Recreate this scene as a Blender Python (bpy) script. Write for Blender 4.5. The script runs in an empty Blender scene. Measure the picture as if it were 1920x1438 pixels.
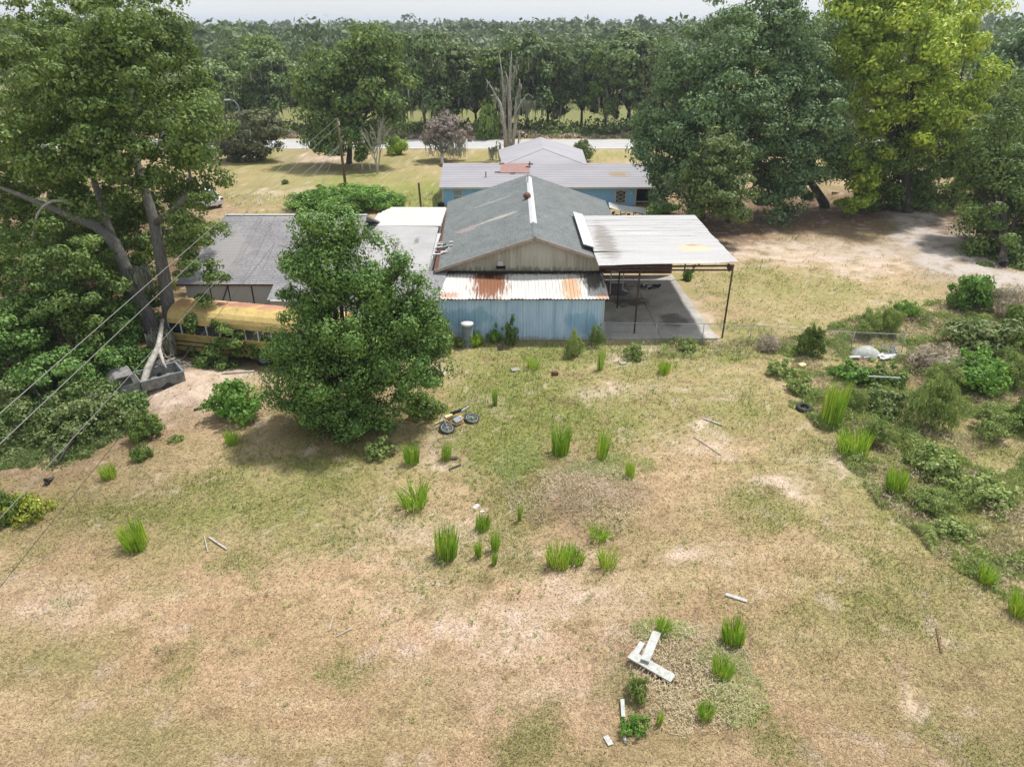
import bpy, math, random
import numpy as np
from mathutils import Vector, Matrix
PI = math.pi
S = bpy.context.scene
COL = S.collection
rng = np.random.default_rng(7)
random.seed(7)
H = 16.0                      # height of the drone above the field
PITCH = math.radians(27.0)
FX = 1331.0                   # focal length in pixels of the 1920 px wide photograph
sn, cs = math.sin(PITCH), math.cos(PITCH)

# ------------------------------------------------------------------ camera
cam = bpy.data.cameras.new('camera')
cam.sensor_width = 36.0
cam.lens = 36.0 * FX / 1920.0
cam.clip_end = 6000
cam.clip_start = 0.3
co = bpy.data.objects.new('camera', cam)
COL.objects.link(co)
co.location = (0, 0, H)
co.rotation_euler = (math.radians(90) - PITCH, 0, 0)
S.camera = co
# ------------------------------------------------------------------ sky and sun
SUN_DIR = Vector((0.35, 0.27, 1.0)).normalized()      # towards the sun: behind the place, a little to the right
elev = math.asin(SUN_DIR.z)
azim = math.atan2(SUN_DIR.x, SUN_DIR.y)
W = bpy.data.worlds.new('World')
S.world = W
W.use_nodes = True
wn = W.node_tree.nodes
sky = wn.new('ShaderNodeTexSky')
sky.sky_type = 'NISHITA'
sky.sun_disc = False
sky.sun_elevation = elev
sky.sun_rotation = azim
sky.air_density = 1.0
sky.dust_density = 1.2
sky.ozone_density = 1.0
bg = wn['Background']
# bright broken cloud spread over the whole sky, thicker towards the horizon
wl = W.node_tree.links
tcw = wn.new('ShaderNodeTexCoord'); mpw = wn.new('ShaderNodeMapping'); mpw.inputs['Scale'].default_value = (1, 1, 3.0)
wl.new(tcw.outputs['Generated'], mpw.inputs[0])
cn = wn.new('ShaderNodeTexNoise'); cn.inputs['Scale'].default_value = 2.2; cn.inputs['Detail'].default_value = 6; wl.new(mpw.outputs[0], cn.inputs['Vector'])
cr = wn.new('ShaderNodeMapRange'); cr.inputs[1].default_value = 0.35; cr.inputs[2].default_value = 0.62; cr.inputs[3].default_value = 0.72; cr.inputs[4].default_value = 0.96
wl.new(cn.outputs[0], cr.inputs[0])
cm = wn.new('ShaderNodeMix'); cm.data_type = 'RGBA'; cm.inputs[7].default_value = (5.2, 5.4, 5.65, 1)
wl.new(cr.outputs[0], cm.inputs[0]); wl.new(sky.outputs[0], cm.inputs[6]); wl.new(cm.outputs[2], bg.inputs[0])
bg.inputs[1].default_value = 0.13
sl = bpy.data.lights.new('sun', 'SUN')
sl.energy = 4.0
sl.angle = math.radians(3.0)
sl.color = (1.0, 0.95, 0.88)
so = bpy.data.objects.new('sun', sl)
COL.objects.link(so)
so.rotation_euler = SUN_DIR.to_track_quat('Z', 'Y').to_euler()
so.location = (20, 20, 60)
S.view_settings.view_transform = 'Standard'
S.view_settings.look = 'None'
S.view_settings.exposure = 0.40
S.view_settings.gamma = 1.0

# ------------------------------------------------------------------ helpers
def ray(px, py):
    a = (px - 960) / FX; v = (719 - py) / FX
    return Vector((a, cs + v * sn, -sn + v * cs))
def G(px, py, z=0.0):
    r = ray(px, py); t = (z - H) / r.z
    return Vector((r.x * t, r.y * t, z))
def PY(px, py, Y):
    r = ray(px, py); t = Y / r.y
    return Vector((r.x * t, Y, H + r.z * t))
def project(x, y, z=0.0):
    dz = z - H
    d = y * cs - dz * sn
    d = np.maximum(d, 0.5)
    return 960 + FX * x / d, 719 - FX * (y * sn + dz * cs) / d

def vnoise(x, y, seed=0):
    xi = np.floor(x).astype(np.int64); yi = np.floor(y).astype(np.int64)
    fx = x - xi; fy = y - yi
    fx = fx * fx * (3 - 2 * fx); fy = fy * fy * (3 - 2 * fy)
    def h(a, b):
        n = (a * 374761393 + b * 668265263 + seed * 1274126177) & 0x7fffffff
        n = ((n ^ (n >> 13)) * 1274126177) & 0x7fffffff
        return ((n ^ (n >> 16)) & 0xffff) / 65535.0
    return (h(xi, yi) * (1 - fx) + h(xi + 1, yi) * fx) * (1 - fy) + (h(xi, yi + 1) * (1 - fx) + h(xi + 1, yi + 1) * fx) * fy
def fbm(x, y, seed=0, o=4):
    s = 0; a = 0.5; t = 0
    for i in range(o):
        s = s + a * vnoise(x, y, seed + i * 17); t += a
        x = x * 2.03 + 11.3; y = y * 2.03 + 5.7; a *= 0.55
    return s / t

def mesh_np(name, V, F, mat, smooth=False):
    """V (n,3) array, F (m,k) array of equal-sided faces"""
    V = np.asarray(V, dtype=np.float32); F = np.asarray(F, dtype=np.int32)
    me = bpy.data.meshes.new(name)
    me.vertices.add(len(V)); me.vertices.foreach_set('co', V.ravel())
    k = F.shape[1]
    me.loops.add(F.size); me.loops.foreach_set('vertex_index', F.ravel())
    me.polygons.add(len(F))
    me.polygons.foreach_set('loop_start', np.arange(0, F.size, k, dtype=np.int32))
    me.polygons.foreach_set('loop_total', np.full(len(F), k, dtype=np.int32))
    me.polygons.foreach_set('use_smooth', np.full(len(F), smooth, dtype=bool))
    me.update(calc_edges=True)
    if mat: me.materials.append(mat)
    return me
def vcol(me, C):
    a = me.color_attributes.new('Col', 'FLOAT_COLOR', 'POINT')
    C = np.asarray(C, dtype=np.float32)
    if C.shape[1] == 3: C = np.hstack([C, np.ones((len(C), 1), dtype=np.float32)])
    a.data.foreach_set('color', C.ravel())

def tag(o, label=None, cat=None, group=None, kind=None):
    if label: o['label'] = label
    if cat: o['category'] = cat
    if group: o['group'] = group
    if kind: o['kind'] = kind
    return o
def link(name, me, parent=None, loc=(0, 0, 0), rot=(0, 0, 0), scale=(1, 1, 1)):
    o = bpy.data.objects.new(name, me); COL.objects.link(o)
    o.location = loc; o.rotation_euler = rot; o.scale = scale
    if parent: o.parent = parent
    return o
def root(name, label, cat, loc=(0, 0, 0), group=None, rz=0.0):
    o = bpy.data.objects.new(name, None); COL.objects.link(o)
    o.location = loc; o.rotation_euler = (0, 0, rz); o.empty_display_size = 0.3
    return tag(o, label, cat, group)
def worldshift(p):
    s = Vector((0, 0, 0))
    while p is not None:
        s += p.location; p = p.parent
    return s

class MB:
    def __init__(s): s.v = []; s.f = []
    def add(s, vs, fs):
        b = len(s.v); s.v += [tuple(v) for v in vs]; s.f += [tuple(b + i for i in f) for f in fs]; return s
    def box(s, x0, y0, z0, x1, y1, z1):
        return s.add([(x0,y0,z0),(x1,y0,z0),(x1,y1,z0),(x0,y1,z0),(x0,y0,z1),(x1,y0,z1),(x1,y1,z1),(x0,y1,z1)],
                     [(0,3,2,1),(4,5,6,7),(0,1,5,4),(1,2,6,5),(2,3,7,6),(3,0,4,7)])
    def slab(s, P, t):
        """P four points (top face, counter-clockwise from above), t thickness downward"""
        P = [Vector(p) for p in P]; n = (P[1]-P[0]).cross(P[2]-P[0]).normalized()
        Q = [p - n * t for p in P]
        return s.add(P + Q, [(0,1,2,3),(7,6,5,4),(0,4,5,1),(1,5,6,2),(2,6,7,3),(3,7,4,0)])
    def bar(s, a, b, w, h=None):
        a = Vector(a); b = Vector(b); h = h or w; d = (b - a).normalized()
        up = Vector((0, 0, 1)) if abs(d.z) < 0.95 else Vector((0, 1, 0))
        x = d.cross(up).normalized() * w / 2; y = x.cross(d).normalized() * h / 2
        vs = [a-x-y, a+x-y, a+x+y, a-x+y, b-x-y, b+x-y, b+x+y, b-x+y]
        return s.add(vs, [(0,1,2,3),(7,6,5,4),(0,4,5,1),(1,5,6,2),(2,6,7,3),(3,7,4,0)])
    def tube(s, pts, rad, n=8, cap=True):
        pts = [Vector(p) for p in pts]
        if not hasattr(rad, '__len__'): rad = [rad] * len(pts)
        vs = []; fs = []; ref = Vector((0.13, 0.31, 0.94)).normalized()
        for i, p in enumerate(pts):
            d = (pts[min(i+1, len(pts)-1)] - pts[max(i-1, 0)]).normalized()
            if abs(d.dot(ref)) > 0.97: ref = Vector((0.9, 0.3, 0.1)).normalized()
            x = d.cross(ref).normalized(); y = d.cross(x).normalized()
            for k in range(n):
                a = 2 * PI * k / n
                vs.append(p + (x * math.cos(a) + y * math.sin(a)) * rad[i])
        for i in range(len(pts) - 1):
            for k in range(n):
                fs.append((i*n+k, i*n+(k+1) % n, (i+1)*n+(k+1) % n, (i+1)*n+k))
        if cap:
            fs.append(tuple(range(n))[::-1]); fs.append(tuple((len(pts)-1)*n + k for k in range(n)))
        return s.add(vs, fs)
    def lathe(s, c, prof, n=24, axis='z'):
        """prof list of (r, z)"""
        vs = []; fs = []
        for r, z in prof:
            for k in range(n):
                a = 2 * PI * k / n
                p = (r*math.cos(a), r*math.sin(a), z)
                if axis == 'y': p = (p[0], p[2], p[1])
                if axis == 'x': p = (p[2], p[0], p[1])
                vs.append((c[0]+p[0], c[1]+p[1], c[2]+p[2]))
        for i in range(len(prof)-1):
            for k in range(n): fs.append((i*n+k, i*n+(k+1) % n, (i+1)*n+(k+1) % n, (i+1)*n+k))
        return s.add(vs, fs)
    def build(s, name, mat, parent=None, smooth=False, world=True, label=None, kind=None, bevel=0):
        sh = worldshift(parent) if (parent is not None and world) else Vector((0, 0, 0))
        me = bpy.data.meshes.new(name)
        me.from_pydata([(v[0]-sh.x, v[1]-sh.y, v[2]-sh.z) for v in s.v], [], s.f)
        me.materials.append(mat)
        if smooth: me.polygons.foreach_set('use_smooth', [True]*len(me.polygons))
        me.update()
        o = link(name, me, parent)
        if bevel:
            m = o.modifiers.new('bevel', 'BEVEL'); m.width = bevel; m.segments = 2; m.limit_method = 'ANGLE'
        if label: o['label'] = label
        if kind: o['kind'] = kind
        return o

def sheet(mb, p0, U, V, nr, amp, jit=0.0, topf=None):
    """ribbed sheet: p0 corner, U vector across the ribs, V vector along them"""
    p0 = Vector(p0); U = Vector(U); V = Vector(V); n = U.cross(V).normalized()
    us = [(0, 0)]
    for k in range(nr):
        c = (k + 0.5) / nr; w = 0.5 / nr
        us += [(c - w*0.45, 0), (c - w*0.22, amp), (c + w*0.22, amp), (c + w*0.45, 0)]
    us.append((1, 0))
    vs = []; fs = []
    nv = 5
    for j in range(nv):
        for u, a in us:
            top = V if topf is None else V * topf(p0 + U*u)
            vs.append(p0 + U*u + top*(j/(nv-1)) + n*(a + random.uniform(-jit, jit)))
    m = len(us)
    for j in range(nv-1):
        for i in range(m-1): fs.append((j*m+i, j*m+i+1, (j+1)*m+i+1, (j+1)*m+i))
    mb.add(vs, fs)
    return mb

# ------------------------------------------------------------------ materials
def newmat(name):
    m = bpy.data.materials.new(name); m.use_nodes = True
    return m, m.node_tree.nodes, m.node_tree.links, m.node_tree.nodes['Principled BSDF']
def rgba(c): return (c[0], c[1], c[2], 1)
def noise(nt, scale, detail=4, rough=0.6, coord='Object', stretch=None):
    n = nt.nodes.new('ShaderNodeTexNoise'); n.inputs['Scale'].default_value = scale
    n.inputs['Detail'].default_value = detail; n.inputs['Roughness'].default_value = rough
    tc = nt.nodes.new('ShaderNodeTexCoord')
    if coord == 'World':
        g = nt.nodes.new('ShaderNodeNewGeometry'); src = g.outputs['Position']
    else: src = tc.outputs[coord]
    if stretch:
        mp = nt.nodes.new('ShaderNodeMapping'); mp.inputs['Scale'].default_value = stretch
        nt.links.new(src, mp.inputs[0]); src = mp.outputs[0]
    nt.links.new(src, n.inputs['Vector'])
    return n
def ramp(nt, src, stops):
    r = nt.nodes.new('ShaderNodeValToRGB'); e = r.color_ramp.elements
    e[0].position = stops[0][0]; e[0].color = rgba(stops[0][1])
    e[1].position = stops[-1][0]; e[1].color = rgba(stops[-1][1])
    for p, c in stops[1:-1]:
        x = e.new(p); x.color = rgba(c)
    nt.links.new(src, r.inputs[0]); return r
def mix(nt, a, b, fac, mode='MIX'):
    m = nt.nodes.new('ShaderNodeMix'); m.data_type = 'RGBA'; m.blend_type = mode
    for sock, v in ((m.inputs[6], a), (m.inputs[7], b), (m.inputs[0], fac)):
        if isinstance(v, (int, float)): sock.default_value = v
        elif isinstance(v, tuple): sock.default_value = rgba(v)
        else: nt.links.new(v, sock)
    return m.outputs[2]
def simple(name, c, rough=0.7, metal=0.0, var=0.25, scale=3.0, bump=0.0, c2=None, coord='Object', stretch=None, stains=(), speck=0.0):
    m, n, l, b = newmat(name); nt = m.node_tree
    c2 = c2 or tuple(x*(1-var) for x in c)
    no = noise(nt, scale, 6, 0.65, coord, stretch)
    rp = ramp(nt, no.outputs[0], [(0.33, c2), (0.68, c)])
    out = rp.outputs[0]
    if speck:
        ns = noise(nt, 7.0, 6, 0.85, 'World'); rs = ramp(nt, ns.outputs[0], [(0.36, (1-speck,)*3), (0.52, (1, 1, 1)), (0.70, (1+speck*1.3,)*3)])
        out = mix(nt, out, rs.outputs[0], 1.0, 'MULTIPLY')
    for (pos, size, col, amt, nscale, st) in stains:          # a stain: a worn patch with its own place and shape
        g = n.new('ShaderNodeNewGeometry')
        mp = n.new('ShaderNodeMapping'); mp.vector_type = 'TEXTURE'
        mp.inputs['Location'].default_value = pos; mp.inputs['Scale'].default_value = size
        l.new(g.outputs['Position'], mp.inputs[0])
        gr = n.new('ShaderNodeTexGradient'); gr.gradient_type = 'SPHERICAL'; l.new(mp.outputs[0], gr.inputs[0])
        nn = noise(nt, nscale, 6, 0.7, 'World', st)
        a = n.new('ShaderNodeMath'); a.operation = 'MULTIPLY_ADD'; l.new(nn.outputs[0], a.inputs[0]); a.inputs[1].default_value = 4.0; a.inputs[2].default_value = -2.0
        s2 = n.new('ShaderNodeMath'); s2.operation = 'MULTIPLY_ADD'; l.new(gr.outputs['Fac'], s2.inputs[0]); s2.inputs[1].default_value = 1.9; l.new(a.outputs[0], s2.inputs[2])
        mr = n.new('ShaderNodeMapRange'); l.new(s2.outputs[0], mr.inputs[0]); mr.inputs[1].default_value = 0.35; mr.inputs[2].default_value = 0.95; mr.inputs[4].default_value = amt
        # nothing outside the patch
        gt = n.new('ShaderNodeMath'); gt.operation = 'GREATER_THAN'; l.new(gr.outputs['Fac'], gt.inputs[0]); gt.inputs[1].default_value = 0.001
        mu = n.new('ShaderNodeMath'); mu.operation = 'MULTIPLY'; l.new(mr.outputs[0], mu.inputs[0]); l.new(gt.outputs[0], mu.inputs[1])
        out = mix(nt, out, col, mu.outputs[0])
    l.new(out, b.inputs['Base Color'])
    b.inputs['Roughness'].default_value = rough; b.inputs['Metallic'].default_value = metal
    if bump:
        bp = n.new('ShaderNodeBump'); bp.inputs['Strength'].default_value = bump; bp.inputs['Distance'].default_value = 0.02
        n2 = noise(nt, scale*8, 4, 0.6, coord, stretch)
        l.new(n2.outputs[0], bp.inputs['Height']); l.new(bp.outputs[0], b.inputs['Normal'])
    return m
def leafmat(name, c1, c2, c3=None, trans=0.3, nscale=0.35):
    """c1 dark, c2 light, c3 rare accent leaves"""
    c1 = tuple(v*1.25 for v in c1); c2 = tuple(v*1.45 for v in c2); c3 = tuple(v*1.5 for v in c3) if c3 else None
    m, n, l, b = newmat(name); nt = m.node_tree
    g = n.new('ShaderNodeNewGeometry')
    no = noise(nt, nscale, 3, 0.6, 'Object')
    a = n.new('ShaderNodeMath'); a.operation = 'MULTIPLY_ADD'; l.new(g.outputs['Random Per Island'], a.inputs[0]); a.inputs[1].default_value = 0.55
    l.new(no.outputs[0], a.inputs[2])
    oi = n.new('ShaderNodeObjectInfo')
    a2 = n.new('ShaderNodeMath'); a2.operation = 'MULTIPLY_ADD'; l.new(oi.outputs['Random'], a2.inputs[0]); a2.inputs[1].default_value = 0.18; l.new(a.outputs[0], a2.inputs[2])
    st = [(0.42, c1), (0.95, c2)]
    if c3: st.append((1.16, c3))
    mr = n.new('ShaderNodeMapRange'); l.new(a2.outputs[0], mr.inputs[0]); mr.inputs[2].default_value = 1.25; 
    rp = ramp(nt, mr.outputs[0], [(p/1.25, c) for p, c in st])
    l.new(rp.outputs[0], b.inputs['Base Color']); b.inputs['Roughness'].default_value = 0.55
    b.inputs['Specular IOR Level'].default_value = 0.35
    tr = n.new('ShaderNodeBsdfTranslucent')
    tc = mix(nt, rp.outputs[0], (0.5, 0.6, 0.06), 0.22); l.new(tc, tr.inputs[0])
    ms = n.new('ShaderNodeMixShader'); ms.inputs[0].default_value = trans
    l.new(b.outputs[0], ms.inputs[1]); l.new(tr.outputs[0], ms.inputs[2])
    l.new(ms.outputs[0], n['Material Output'].inputs[0])
    return m
def attrmat(name, var=0.35, scale=9.0, bump=0.6, rough=0.95, trans=0.0, island=0.0):
    m, n, l, b = newmat(name); nt = m.node_tree
    at = n.new('ShaderNodeAttribute'); at.attribute_name = 'Col'
    out = at.outputs['Color']
    if var:
        for sc, amt, st in ((scale*2.6, var*1.3, (0.55,0.55,0.55)), (scale*0.55, var*0.9, (0.4,0.4,0.4))):
            no = noise(nt, sc, 7, 0.78, 'World')
            rp = ramp(nt, no.outputs[0], [(0.30, (1-amt*1.2, 1-amt*1.2, 1-amt*1.25)), (0.5, (0.97, 0.96, 0.95)), (0.72, (1+amt, 1+amt*0.95, 1+amt*0.85))])
            out = mix(nt, out, rp.outputs[0], 1.0, 'MULTIPLY')
    if island:
        g = n.new('ShaderNodeNewGeometry')
        rp = ramp(nt, g.outputs['Random Per Island'], [(0, (1-island,)*3), (1, (1+island,)*3)])
        out = mix(nt, out, rp.outputs[0], 1.0, 'MULTIPLY')
    l.new(out, b.inputs['Base Color']); b.inputs['Roughness'].default_value = rough
    b.inputs['Specular IOR Level'].default_value = 0.15
    if bump:
        bp = n.new('ShaderNodeBump'); bp.inputs['Strength'].default_value = bump; bp.inputs['Distance'].default_value = 0.06
        n2 = noise(nt, 14, 8, 0.75, 'World'); l.new(n2.outputs[0], bp.inputs['Height']); l.new(bp.outputs[0], b.inputs['Normal'])
    if trans:
        tr = n.new('ShaderNodeBsdfTranslucent'); l.new(out, tr.inputs[0])
        ms = n.new('ShaderNodeMixShader'); ms.inputs[0].default_value = trans
        l.new(b.outputs[0], ms.inputs[1]); l.new(tr.outputs[0], ms.inputs[2]); l.new(ms.outputs[0], n['Material Output'].inputs[0])
    return m

M = {}
M['ground'] = attrmat('ground', 0.22, 6.0, 0.7)
M['blade'] = attrmat('grass_blade', 0, 0, 0, 0.8, 0.25, 0.35)
M['bark'] = simple('bark', (0.225, 0.215, 0.195), 0.95, var=0.6, scale=5, bump=0.8, stretch=(3, 3, 0.6))
M['dark_bark'] = simple('dark_bark', (0.10, 0.085, 0.07), 0.95, var=0.5, scale=5, bump=0.8, stretch=(3, 3, 0.6))
M['pale_wood'] = simple('bleached_wood', (0.50, 0.47, 0.42), 0.9, var=0.55, scale=6, bump=0.5)
M['moss'] = simple('spanish_moss', (0.27, 0.265, 0.24), 1.0, var=0.5, scale=2)
L = {}
L['oak'] = leafmat('oak_leaves', (0.024, 0.050, 0.013), (0.105, 0.165, 0.036), (0.20, 0.25, 0.07), 0.28)
L['evergreen'] = leafmat('glossy_leaves', (0.014, 0.042, 0.010), (0.075, 0.150, 0.028), (0.14, 0.23, 0.06), 0.22, 0.6)
L['blue'] = leafmat('blue_green_leaves', (0.020, 0.050, 0.022), (0.082, 0.145, 0.056), (0.14, 0.21, 0.09), 0.2)
L['lime'] = leafmat('lime_leaves', (0.050, 0.105, 0.012), (0.20, 0.285, 0.028), (0.40, 0.46, 0.06), 0.32)
L['olive'] = leafmat('olive_leaves', (0.028, 0.052, 0.017), (0.105, 0.152, 0.045), (0.19, 0.20, 0.09), 0.25)
L['mid'] = leafmat('mid_green_leaves', (0.025, 0.055, 0.015), (0.10, 0.16, 0.035), (0.17, 0.23, 0.05), 0.28)
L['fresh'] = leafmat('fresh_leaves', (0.045, 0.11, 0.018), (0.12, 0.24, 0.045), (0.21, 0.34, 0.08), 0.35)
L['far'] = leafmat('far_leaves', (0.020, 0.040, 0.020), (0.075, 0.115, 0.045), (0.11, 0.14, 0.06), 0.15, 0.06)
L['row'] = leafmat('road_row_leaves', (0.020, 0.042, 0.016), (0.095, 0.15, 0.045), (0.16, 0.21, 0.08), 0.2, 0.25)
L['crape'] = leafmat('crape_leaves', (0.04, 0.045, 0.025), (0.105, 0.12, 0.05), (0.26, 0.15, 0.09), 0.2)
L['pink'] = leafmat('pink_twigs', (0.12, 0.10, 0.09), (0.23, 0.195, 0.18), (0.32, 0.22, 0.26), 0.2)
L['dead'] = leafmat('dead_brush', (0.12, 0.095, 0.07), (0.30, 0.25, 0.19), (0.42, 0.37, 0.30), 0.2, 1.0)
L['weedgrass'] = leafmat('weed_grass', (0.07, 0.115, 0.03), (0.19, 0.25, 0.07), (0.29, 0.31, 0.12), 0.3, 0.5)
L['straw'] = leafmat('straw_weeds', (0.15, 0.125, 0.08), (0.32, 0.27, 0.185), (0.42, 0.36, 0.24), 0.2, 0.6)
L['yellow'] = leafmat('yellow_leaves', (0.10, 0.14, 0.02), (0.24, 0.27, 0.04), (0.38, 0.38, 0.08), 0.35, 1.0)
L['tuft'] = leafmat('tuft_stems', (0.08, 0.17, 0.015), (0.20, 0.35, 0.03), (0.40, 0.40, 0.06), 0.35, 2.0)
L['weed'] = leafmat('weed_leaves', (0.07, 0.115, 0.03), (0.20, 0.265, 0.08), (0.30, 0.32, 0.12), 0.3, 0.8)
L['mosscurtain'] = leafmat('hanging_moss', (0.07, 0.075, 0.055), (0.17, 0.175, 0.14), (0.28, 0.28, 0.24), 0.2)

# ------------------------------------------------------------------ ground: heights and colours
def hz(x, y):
    x = np.asarray(x, dtype=float); y = np.asarray(y, dtype=float)
    z = (fbm(x/9, y/9, 3, 2) - 0.5) * 0.28 + (fbm(x/1.1, y/1.1, 5, 3) - 0.5) * 0.09
    def bump(cx, cy, rx, ry, h):
        return h * np.exp(-(((x-cx)/rx)**2 + ((y-cy)/ry)**2))
    c = G(1090, 940); z = z + bump(c.x, c.y, 2.0, 1.6, 0.50)
    c = G(350, 720); z = z + bump(c.x, c.y, 2.8, 1.6, 0.45)
    c = G(1290, 1270); r = np.sqrt((x-c.x)**2 + (y-c.y)**2); z = z + 0.13/(1+np.exp((r-1.55)*9))
    flat = np.clip((np.maximum(np.abs(x-1)-14, 0) + np.maximum(np.abs(y-48)-12.5, 0))/2.0, 0, 1)     # level yard under the buildings
    far = np.clip((130 - y)/40, 0, 1)
    z = z*flat*far
    return z
def hzf(x, y): return float(hz(np.array([x]), np.array([y]))[0])

# colour layout of the ground; each patch: centre and radii as read on the photograph's plane, amount
GREEN = [(950,720,170,55,.55),(960,790,120,70,.8),(900,850,70,60,.5),(420,930,250,65,.55),(220,965,200,40,.5),(600,985,160,45,.4),
 (1350,760,130,60,.30),(1700,800,170,150,.45),(1850,1000,160,130,.5),(1000,900,80,50,.4),(1300,1310,110,80,.3),(1590,1160,120,90,.30),
 (60,1230,130,60,.35),(1120,665,330,25,.55),(1450,540,170,40,.45),(650,330,160,40,.35),(800,370,60,22,1.1),(680,372,160,20,.8),(1050,293,260,12,.5),(650,335,260,45,.22),(560,300,160,16,.25),(450,360,60,30,.3),(1600,1100,330,160,.14),(1250,760,260,60,.3),(1650,560,160,24,.25),
 (480,300,60,20,.4),(1700,900,100,100,.55),(620,870,90,45,.5),(700,830,90,50,.5),(1290,655,200,30,.55),(1540,900,60,60,.2),(1130,800,90,50,.35),
 (300,1090,60,14,.3),(800,1110,80,30,.35),(250,1380,180,60,.25),(1000,1340,60,60,.2),(1400,960,140,50,.25),(1500,620,130,30,.4),(1830,1200,90,60,.3),(1000,150,900,60,.6)]
SAND = [(1540,478,150,20,.8),(1400,470,70,14,.5),(1640,500,60,14,.6),(1300,1035,70,18,.6),(1490,912,70,18,.6),(1330,830,50,16,.4),(1340,748,40,9,.5),
 (870,1160,120,60,.45),(1080,1110,120,60,.4),(1700,1310,18,24,1.3),(1740,1330,24,18,.8),(400,720,90,35,.8),(330,750,70,30,.6),(800,690,50,20,.4),
 (930,760,26,20,.4),(1170,735,60,16,.45),(1190,660,80,16,.5),(830,870,40,25,.6),(780,1010,110,40,.4),(600,298,60,9,.7),(520,360,50,10,.4),
 (1000,1260,160,90,.3),(130,1130,160,40,.35),(1345,820,30,10,.5),(1580,870,60,30,.3),(1520,930,40,10,.5),(1330,620,16,40,.7),(1310,580,14,40,.5),(1330,792,24,8,1.0)]
LITTER_SHADE = [(1500,400,260,45,1.2),(1330,440,110,34,1.0),(1780,440,110,70,1.0),(1850,470,70,60,.9),(1090,935,120,65,.8),(1280,1260,110,80,.5),(390,690,130,20,.9),(100,700,260,260,1.1),(180,430,230,110,1.1),(340,480,60,60,.8),(1560,385,140,16,.9),(1850,370,120,30,.9),  # brown litter, plus tree shade painted into the ground at far left and right rear
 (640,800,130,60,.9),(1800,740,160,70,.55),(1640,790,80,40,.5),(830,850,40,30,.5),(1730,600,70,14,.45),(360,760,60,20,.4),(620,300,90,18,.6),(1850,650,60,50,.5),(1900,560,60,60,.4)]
PINK = [(500,1150,460,90,.7),(1100,1200,260,120,.55),(150,1080,220,50,.6),(1640,960,60,60,.6),(1740,1060,90,50,.6),(1500,1300,300,140,.35),(900,1400,500,70,.5),(450,640,90,40,.4),(600,1300,700,160,.55),(1500,1080,250,120,.4),(960,1080,400,50,.5),
 (650,700,100,30,.3),(1380,640,120,30,.5),(1600,560,90,20,.4),(450,370,60,20,.6),(760,400,60,10,.4),(1270,870,120,90,.45)]
GREY = [(1700,400,34,24,1.2),(1720,430,40,22,1.2),(1760,460,60,22,1.2),(1800,490,70,20,1.2),(1860,520,80,20,1.2),(1930,550,80,24,1.2),(1620,470,90,14,.6),(1500,463,110,10,.3)]
def masks(x, y):
    px, py = project(x, y)
    n1 = fbm(x/1.6, y/1.6, 21, 4) - 0.5; n2 = fbm(x/1.9+9, y/1.9, 31, 4) - 0.5
    qx = px + n1*120; qy = py + n2*60*np.clip(30/np.maximum(y, 5), 0.15, 1.5)
    def acc(Lst):
        s = np.zeros_like(px)
        for (cx, cy, rx, ry, a) in Lst:
            s += a*np.exp(-(((qx-cx)/rx)**2 + ((qy-cy)/ry)**2))
        return s
    vis = (y > 8) & (px > -500) & (px < 2400)
    return [np.where(vis, acc(L_), 0) for L_ in (GREEN, SAND, LITTER_SHADE, PINK, GREY)]
def gcol(x, y):
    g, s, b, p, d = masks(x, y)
    n = fbm(x/2.3, y/2.3, 41, 5); n2 = fbm(x/0.7, y/0.7, 51, 4); n3 = fbm(x/5, y/5, 61, 3)
    def m(c, col, a):
        a = np.clip(a, 0, 1)[:, None]; return c*(1-a) + np.array(col)[None]*a
    c = np.tile(np.array([[0.315, 0.248, 0.150]]), (len(x), 1))
    c = m(c, (0.36, 0.29, 0.18), (n3-0.45)*3)
    c = m(c, (0.37, 0.25, 0.17), p*0.85*np.clip(n*2.2-0.4, 0, 1.2))
    st = fbm(x/3.5+y/7, y/0.55-x/9, 71, 4)
    c = m(c, (0.42, 0.34, 0.22), np.clip((st-0.55)*4, 0, .6))
    c = m(c, (0.25, 0.225, 0.105), np.clip((fbm(x/2.5+3, y/1.6, 81, 5)-0.50)*5, 0, .55)*(1-np.clip(p, 0, 1)*.5))
    c = m(c, (0.210, 0.205, 0.085), np.clip((n-0.53)*5, 0, .75))
    c = m(c, (0.175, 0.20, 0.060), g*1.35*np.clip(0.25+n2*1.3, 0, 1.3))
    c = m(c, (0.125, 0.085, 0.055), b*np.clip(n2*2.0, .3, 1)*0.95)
    c = m(c, (0.44, 0.37, 0.305), s*1.25*np.clip(n2*2.6-0.45, 0, 1.2) + np.clip((n2-0.66)*5, 0, .5))
    c = m(c, (0.35, 0.33, 0.305), d*np.clip(n2*2.4-.3, 0, 1))
    c = m(c, (0.15, 0.115, 0.06), np.clip((0.34-n2)*6, 0, .5))
    c = m(c, (0.125, 0.15, 0.055), np.clip((y-113)/3, 0, 1)*.85)
    return c*np.array([[1.25, 1.20, 1.20]])

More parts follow.
